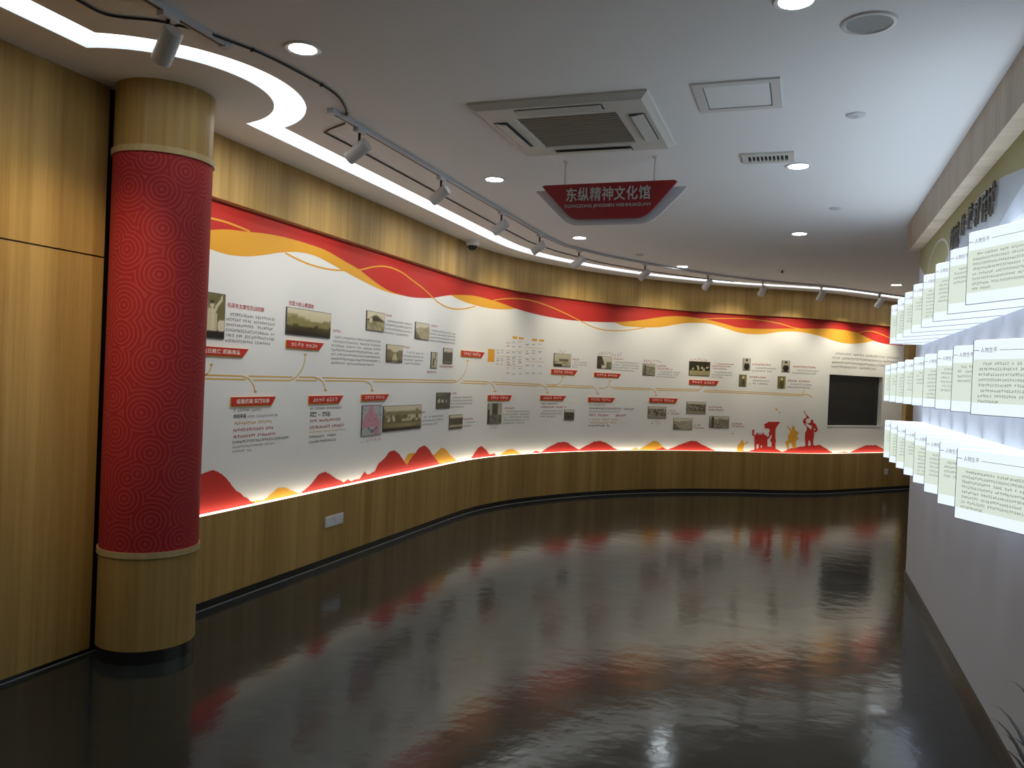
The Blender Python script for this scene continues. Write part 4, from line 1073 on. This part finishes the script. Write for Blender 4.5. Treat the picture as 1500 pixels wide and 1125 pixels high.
for x in (-1.525, -.938):
    MB().cyl((x, SY+.014, 2.72), (x, SY+.014, HC), .007, n=12).build('rod', WHITE_FIT, sign, True)
    MB().lathe([(0.008, -.010), (.018, -.008), (.020, 0)], (x, SY+.014, HC), 20).build('rod_cap', WHITE_FIT, sign, 'auto')
    MB().box((x-.02, SY+.004, 2.70), (x+.02, SY+.032, 2.76)).build('bracket', GREY_FIT, sign)

# ---- track rails, spotlights and cables
RAILM = plain('rail_white', (0.60, 0.62, 0.66), 0.4)
def sweep_rect(pts, w, z0, z1, shift=0.0):
    P = [np.array(p) for p in pts]; vv = []
    for i, p in enumerate(P):
        d = P[min(i+1, len(P)-1)]-P[max(i-1, 0)]; d = d/np.linalg.norm(d); n = np.array([d[1], -d[0]])
        for sg, z in ((-1, z0), (1, z0), (1, z1), (-1, z1)): q = p+n*(sg*w/2+shift); vv.append((q[0], q[1], z))
    ff = [(4*i+j, 4*i+4+j, 4*i+4+(j+1) % 4, 4*i+(j+1) % 4) for i in range(len(P)-1) for j in range(4)]
    ff += [(0, 1, 2, 3), tuple(4*(len(P)-1)+j for j in (3, 2, 1, 0))]
    return MB().add(vv, ff)
RAIL1 = [(-2.475, -2.0), (-2.475, 2.96)]
RAIL2 = [(-2.50, 3.87), (-2.50, 7.75), (-2.44, 8.35), (-2.19, 8.98), (-1.85, 9.62), (-1.46, 10.25), (-1.10, 10.75), (-.70, 11.19), (-.28, 11.55), (.18, 11.86), (.70, 12.45), (1.35, 13.2), (1.85, 13.82)]
for pts, lab in ((RAIL1, 'straight white lighting rail on the ceiling before the column'), (RAIL2, 'long white lighting rail bending along the curved mural wall')):
    t = thing('track_rail', (*pts[0], HC), lab, 'rail')
    sweep_rect(pts, .034, HC-.022, HC).build('rail_body', RAILM, t)
    sweep_rect(pts, .012, HC-.0225, HC-.020).build('conductor_slot', BLACK, t)
    for e in (pts[0], pts[-1]): MB().box((e[0]-.02, e[1]-.02, HC-.026), (e[0]+.02, e[1]+.02, HC)).build('end_cap', RAILM, t)
HEADB = plain('spot_white', (0.62, 0.63, 0.64), 0.42)
def near_s(x, y):
    return float(CS[np.argmin((CURVE[:, 0]-x)**2+(CURVE[:, 1]-y)**2)])
def spot_head(x, y, label, power=SPOT_W, aim_s=None, aim_z=1.85, cone=96, col=SPOT_COL):
    b = Vector((x, y, HC-.022))
    s = near_s(x, y) if aim_s is None else aim_s
    tgt = Vector((*wp(s, -RECESS), aim_z))
    t = thing('track_spotlight', b, label, 'spotlight', 'track spotlights on the rails')
    piv = b+Vector((0, 0, -.085)); d = (tgt-piv).normalized()
    rail_dir = Vector((-wp(s)[1], 0, 0))
    MB().box((b.x-.017, b.y-.045, b.z-.022), (b.x+.017, b.y+.045, b.z)).build('adapter', HEADB, t)
    MB().cyl(b+Vector((0, 0, -.022)), piv, .008, n=12).build('stem', BLACK, t, True)
    side = d.cross(Vector((0, 0, 1))).normalized(); upv = side.cross(d)
    R0 = .040; L0, L1 = -.045, .105
    c0, c1 = piv+d*L0-upv*.03, piv+d*L1-upv*.03
    body = MB()
    prof = [(L0, .0001), (L0, .034), (L0+.006, R0), (L1-.004, R0), (L1, R0-.003), (L1, R0-.008), (L1-.02, R0-.010)]
    n = 28; vv = []
    for a_, r_ in prof:
        for k in range(n):
            an = 2*math.pi*k/n; vv.append(piv-upv*.03+d*a_+(side*math.cos(an)+upv*math.sin(an))*r_)
    body.add(vv, [(i*n+k, i*n+(k+1) % n, (i+1)*n+(k+1) % n, (i+1)*n+k) for i in range(len(prof)-1) for k in range(n)])
    body.build('lamp_body', HEADB, t, 'auto')
    MB().cyl(c1-d*.022, c1-d*.020, R0-.010, n=24).build('lens', LENS, t)
    MB().cyl(piv+upv*.004-side*.01, piv+upv*.004+side*.01, .012, n=14).build('knuckle', HEADB, t, True)
    li = bpy.data.lights.new('spot_beam', 'SPOT'); li.energy = power; li.color = col
    li.spot_size = math.radians(cone); li.spot_blend = 0.9; li.shadow_soft_size = 0.03
    lo = bpy.data.objects.new('spot_beam', li); COL.objects.link(lo); lo.parent = t
    lo.location = (c1+d*.01)-b; lo.rotation_mode = 'QUATERNION'; lo.rotation_quaternion = d.to_track_quat('-Z', 'Y')
    return t
HEADS = [(-2.475, 2.62, 'white track spotlight hanging in front of the red column'), (-2.50, 4.17, 'white track spotlight, first from the cable end of the long rail'),
         (-2.50, 5.31, 'white track spotlight, second from the cable end of the long rail'), (-2.50, 6.55, 'white track spotlight, third from the cable end of the long rail'),
         (-2.50, 7.63, 'white track spotlight, fourth along the long rail, before its bend'), (-2.36, 8.60, 'white track spotlight, fifth along the long rail, at the bend start'),
         (-1.83, 9.66, 'white track spotlight, sixth along the bending rail'), (-1.20, 10.62, 'white track spotlight, seventh along the bending rail'),
         (-.56, 11.31, 'white track spotlight, eighth along the bending rail'), (.18, 11.86, 'white track spotlight, ninth along the bending rail, before the screen'),
         (.98, 12.77, 'white track spotlight, tenth along the bending rail, above the screen'),
         (1.62, 13.54, 'white track spotlight, last on the bending rail, past the screen')]
for k, (x, y, lab) in enumerate(HEADS):
    spot_head(x, y, lab, aim_s=(3.05 if k == 0 else None), cone=(62 if k == 0 else (94 if k < 5 else 80)), power=SPOT_W*(0.6 if k == 0 else (0.68 if k < 5 else 1.0)), aim_z=1.75 if k == 0 else (2.15 if k < 5 else 2.05), col=(1.0, 0.74, 0.45) if k == 0 else ((1.0, 0.97, 0.90) if k < 5 else SPOT_COL))
spot_head(-2.475, 1.55, 'white track spotlight lighting the flat wood panels before the column', aim_s=2.45, aim_z=1.98, power=SPOT_W*1.5, col=(1.0, 0.89, 0.58), cone=66)
CABM = plain('cable_black', (0.012, .012, .013), .5)
def cable(pts, lab, r=.0055):
    Q = catmull([(p[0], p[1]) for p in pts], .03)
    t = thing('cable', (pts[0][0], pts[0][1], HC), lab, 'cable')
    MB().tube([(q[0], q[1], HC-r-.001) for q in Q], r, 8).build('sheath', CABM, t, True)
    mb = MB()
    for q in Q[6::14]: mb.box((q[0]-.008, q[1]-.004, HC-2*r-.004), (q[0]+.008, q[1]+.004, HC))
    mb.build('clip', CABM, t)
cable([(-2.772, 2.2), (-2.772, 2.45), (-2.765, 2.585), (-2.60, 2.688), (-2.526, 2.766), (-2.49, 2.82)], 'short black cable on the ceiling by the spotlight at the column')
cable([(-2.468, 2.844), (-2.43, 2.95), (-2.384, 3.082), (-2.345, 3.344), (-2.336, 3.634), (-2.40, 3.84), (-2.468, 3.972)], 'black cable looping between the two lighting rails')
def straight_cable(pts, lab, r=.005):
    t = thing('cable', (*pts[0], HC), lab, 'cable'); mb = MB()
    mb.tube([(x, y, HC-r-.001) for x, y in pts], r, 8); mb.build('sheath', CABM, t, True)
straight_cable([(-2.49, 4.0), (-2.56, 4.10), (-2.70, 4.17), (-2.775, 4.225), (-2.772, 4.30), (-2.768, 4.53), (-2.785, 7.04), (-2.77, 8.1), (-2.66, 8.75), (-2.38, 9.6), (-1.95, 10.35), (-1.45, 10.98), (-.95, 11.5)],
               'long thin black cable on the ceiling between rail and light slot')

# ------------------------------------------------------------------ plant at the right, mostly beyond the frame
LEAF = plain('palm_leaf', (0.012, 0.028, 0.010), 0.45)
PX, PY = .60, 1.85
plant = thing('potted_palm', (PX, PY, 0), 'dark narrow leaf blades of a potted plant by the right wall', 'plant')
MB().lathe([(.0001, 0), (.10, 0), (.13, .22), (.14, .23), (.14, .25), (.12, .25), (.115, .22), (.0001, .215)], (PX, PY, 0), 36).build('pot', plain('pot_glaze', (.35, .34, .32), .35), plant, 'auto')
MB().lathe([(.0001, .222), (.116, .222)], (PX, PY, 0), 36).build('soil', plain('soil', (.03, .02, .012), .9, noise=.4, nscale=90), plant)
r3 = random.Random(5)
tips = [at_x(1474, 997, .70), at_x(1452, 1031, .70), at_x(1449, 1050, .69), at_x(1466, 1073, .70), at_x(1478, 1078, .72), at_x(1464, 1093, .69), at_x(1482, 1102, .70)]
for k in range(34):
    if k < len(tips): tip = Vector(tips[k])
    else:
        a = r3.uniform(math.radians(190), math.radians(350)); rad = r3.uniform(.25, .55); tip = Vector((PX+rad*math.cos(a)*.9, PY-.1+rad*math.sin(a), r3.uniform(.45, .8)))
        tip.x = min(tip.x, .80)
    p0 = Vector((PX+r3.uniform(-.03, .03), PY+r3.uniform(-.03, .03), .22))
    mid = Vector((p0.x*.3+tip.x*.7, p0.y*.5+tip.y*.5, tip.z+.24)) if k < 7 else (p0+tip)/2+Vector((0, 0, .35))
    vv = []; n = 10
    dirv = (tip-p0); sd = Vector((-dirv.y, dirv.x, 0)).normalized()
    for i in range(n+1):
        t_ = i/n; p = p0*(1-t_)**2+mid*2*t_*(1-t_)+tip*t_*t_; w = .007*math.sin(math.pi*min(1, .12+.88*t_))+.0006
        vv += [p+sd*w, p-Vector((0, 0, w*.5)), p-sd*w]
    ff = []
    for i in range(n): ff += [(3*i, 3*i+1, 3*i+4, 3*i+3), (3*i+1, 3*i+2, 3*i+5, 3*i+4)]
    MB().add(vv, ff).build('leaf_blade', LEAF, plant, True)
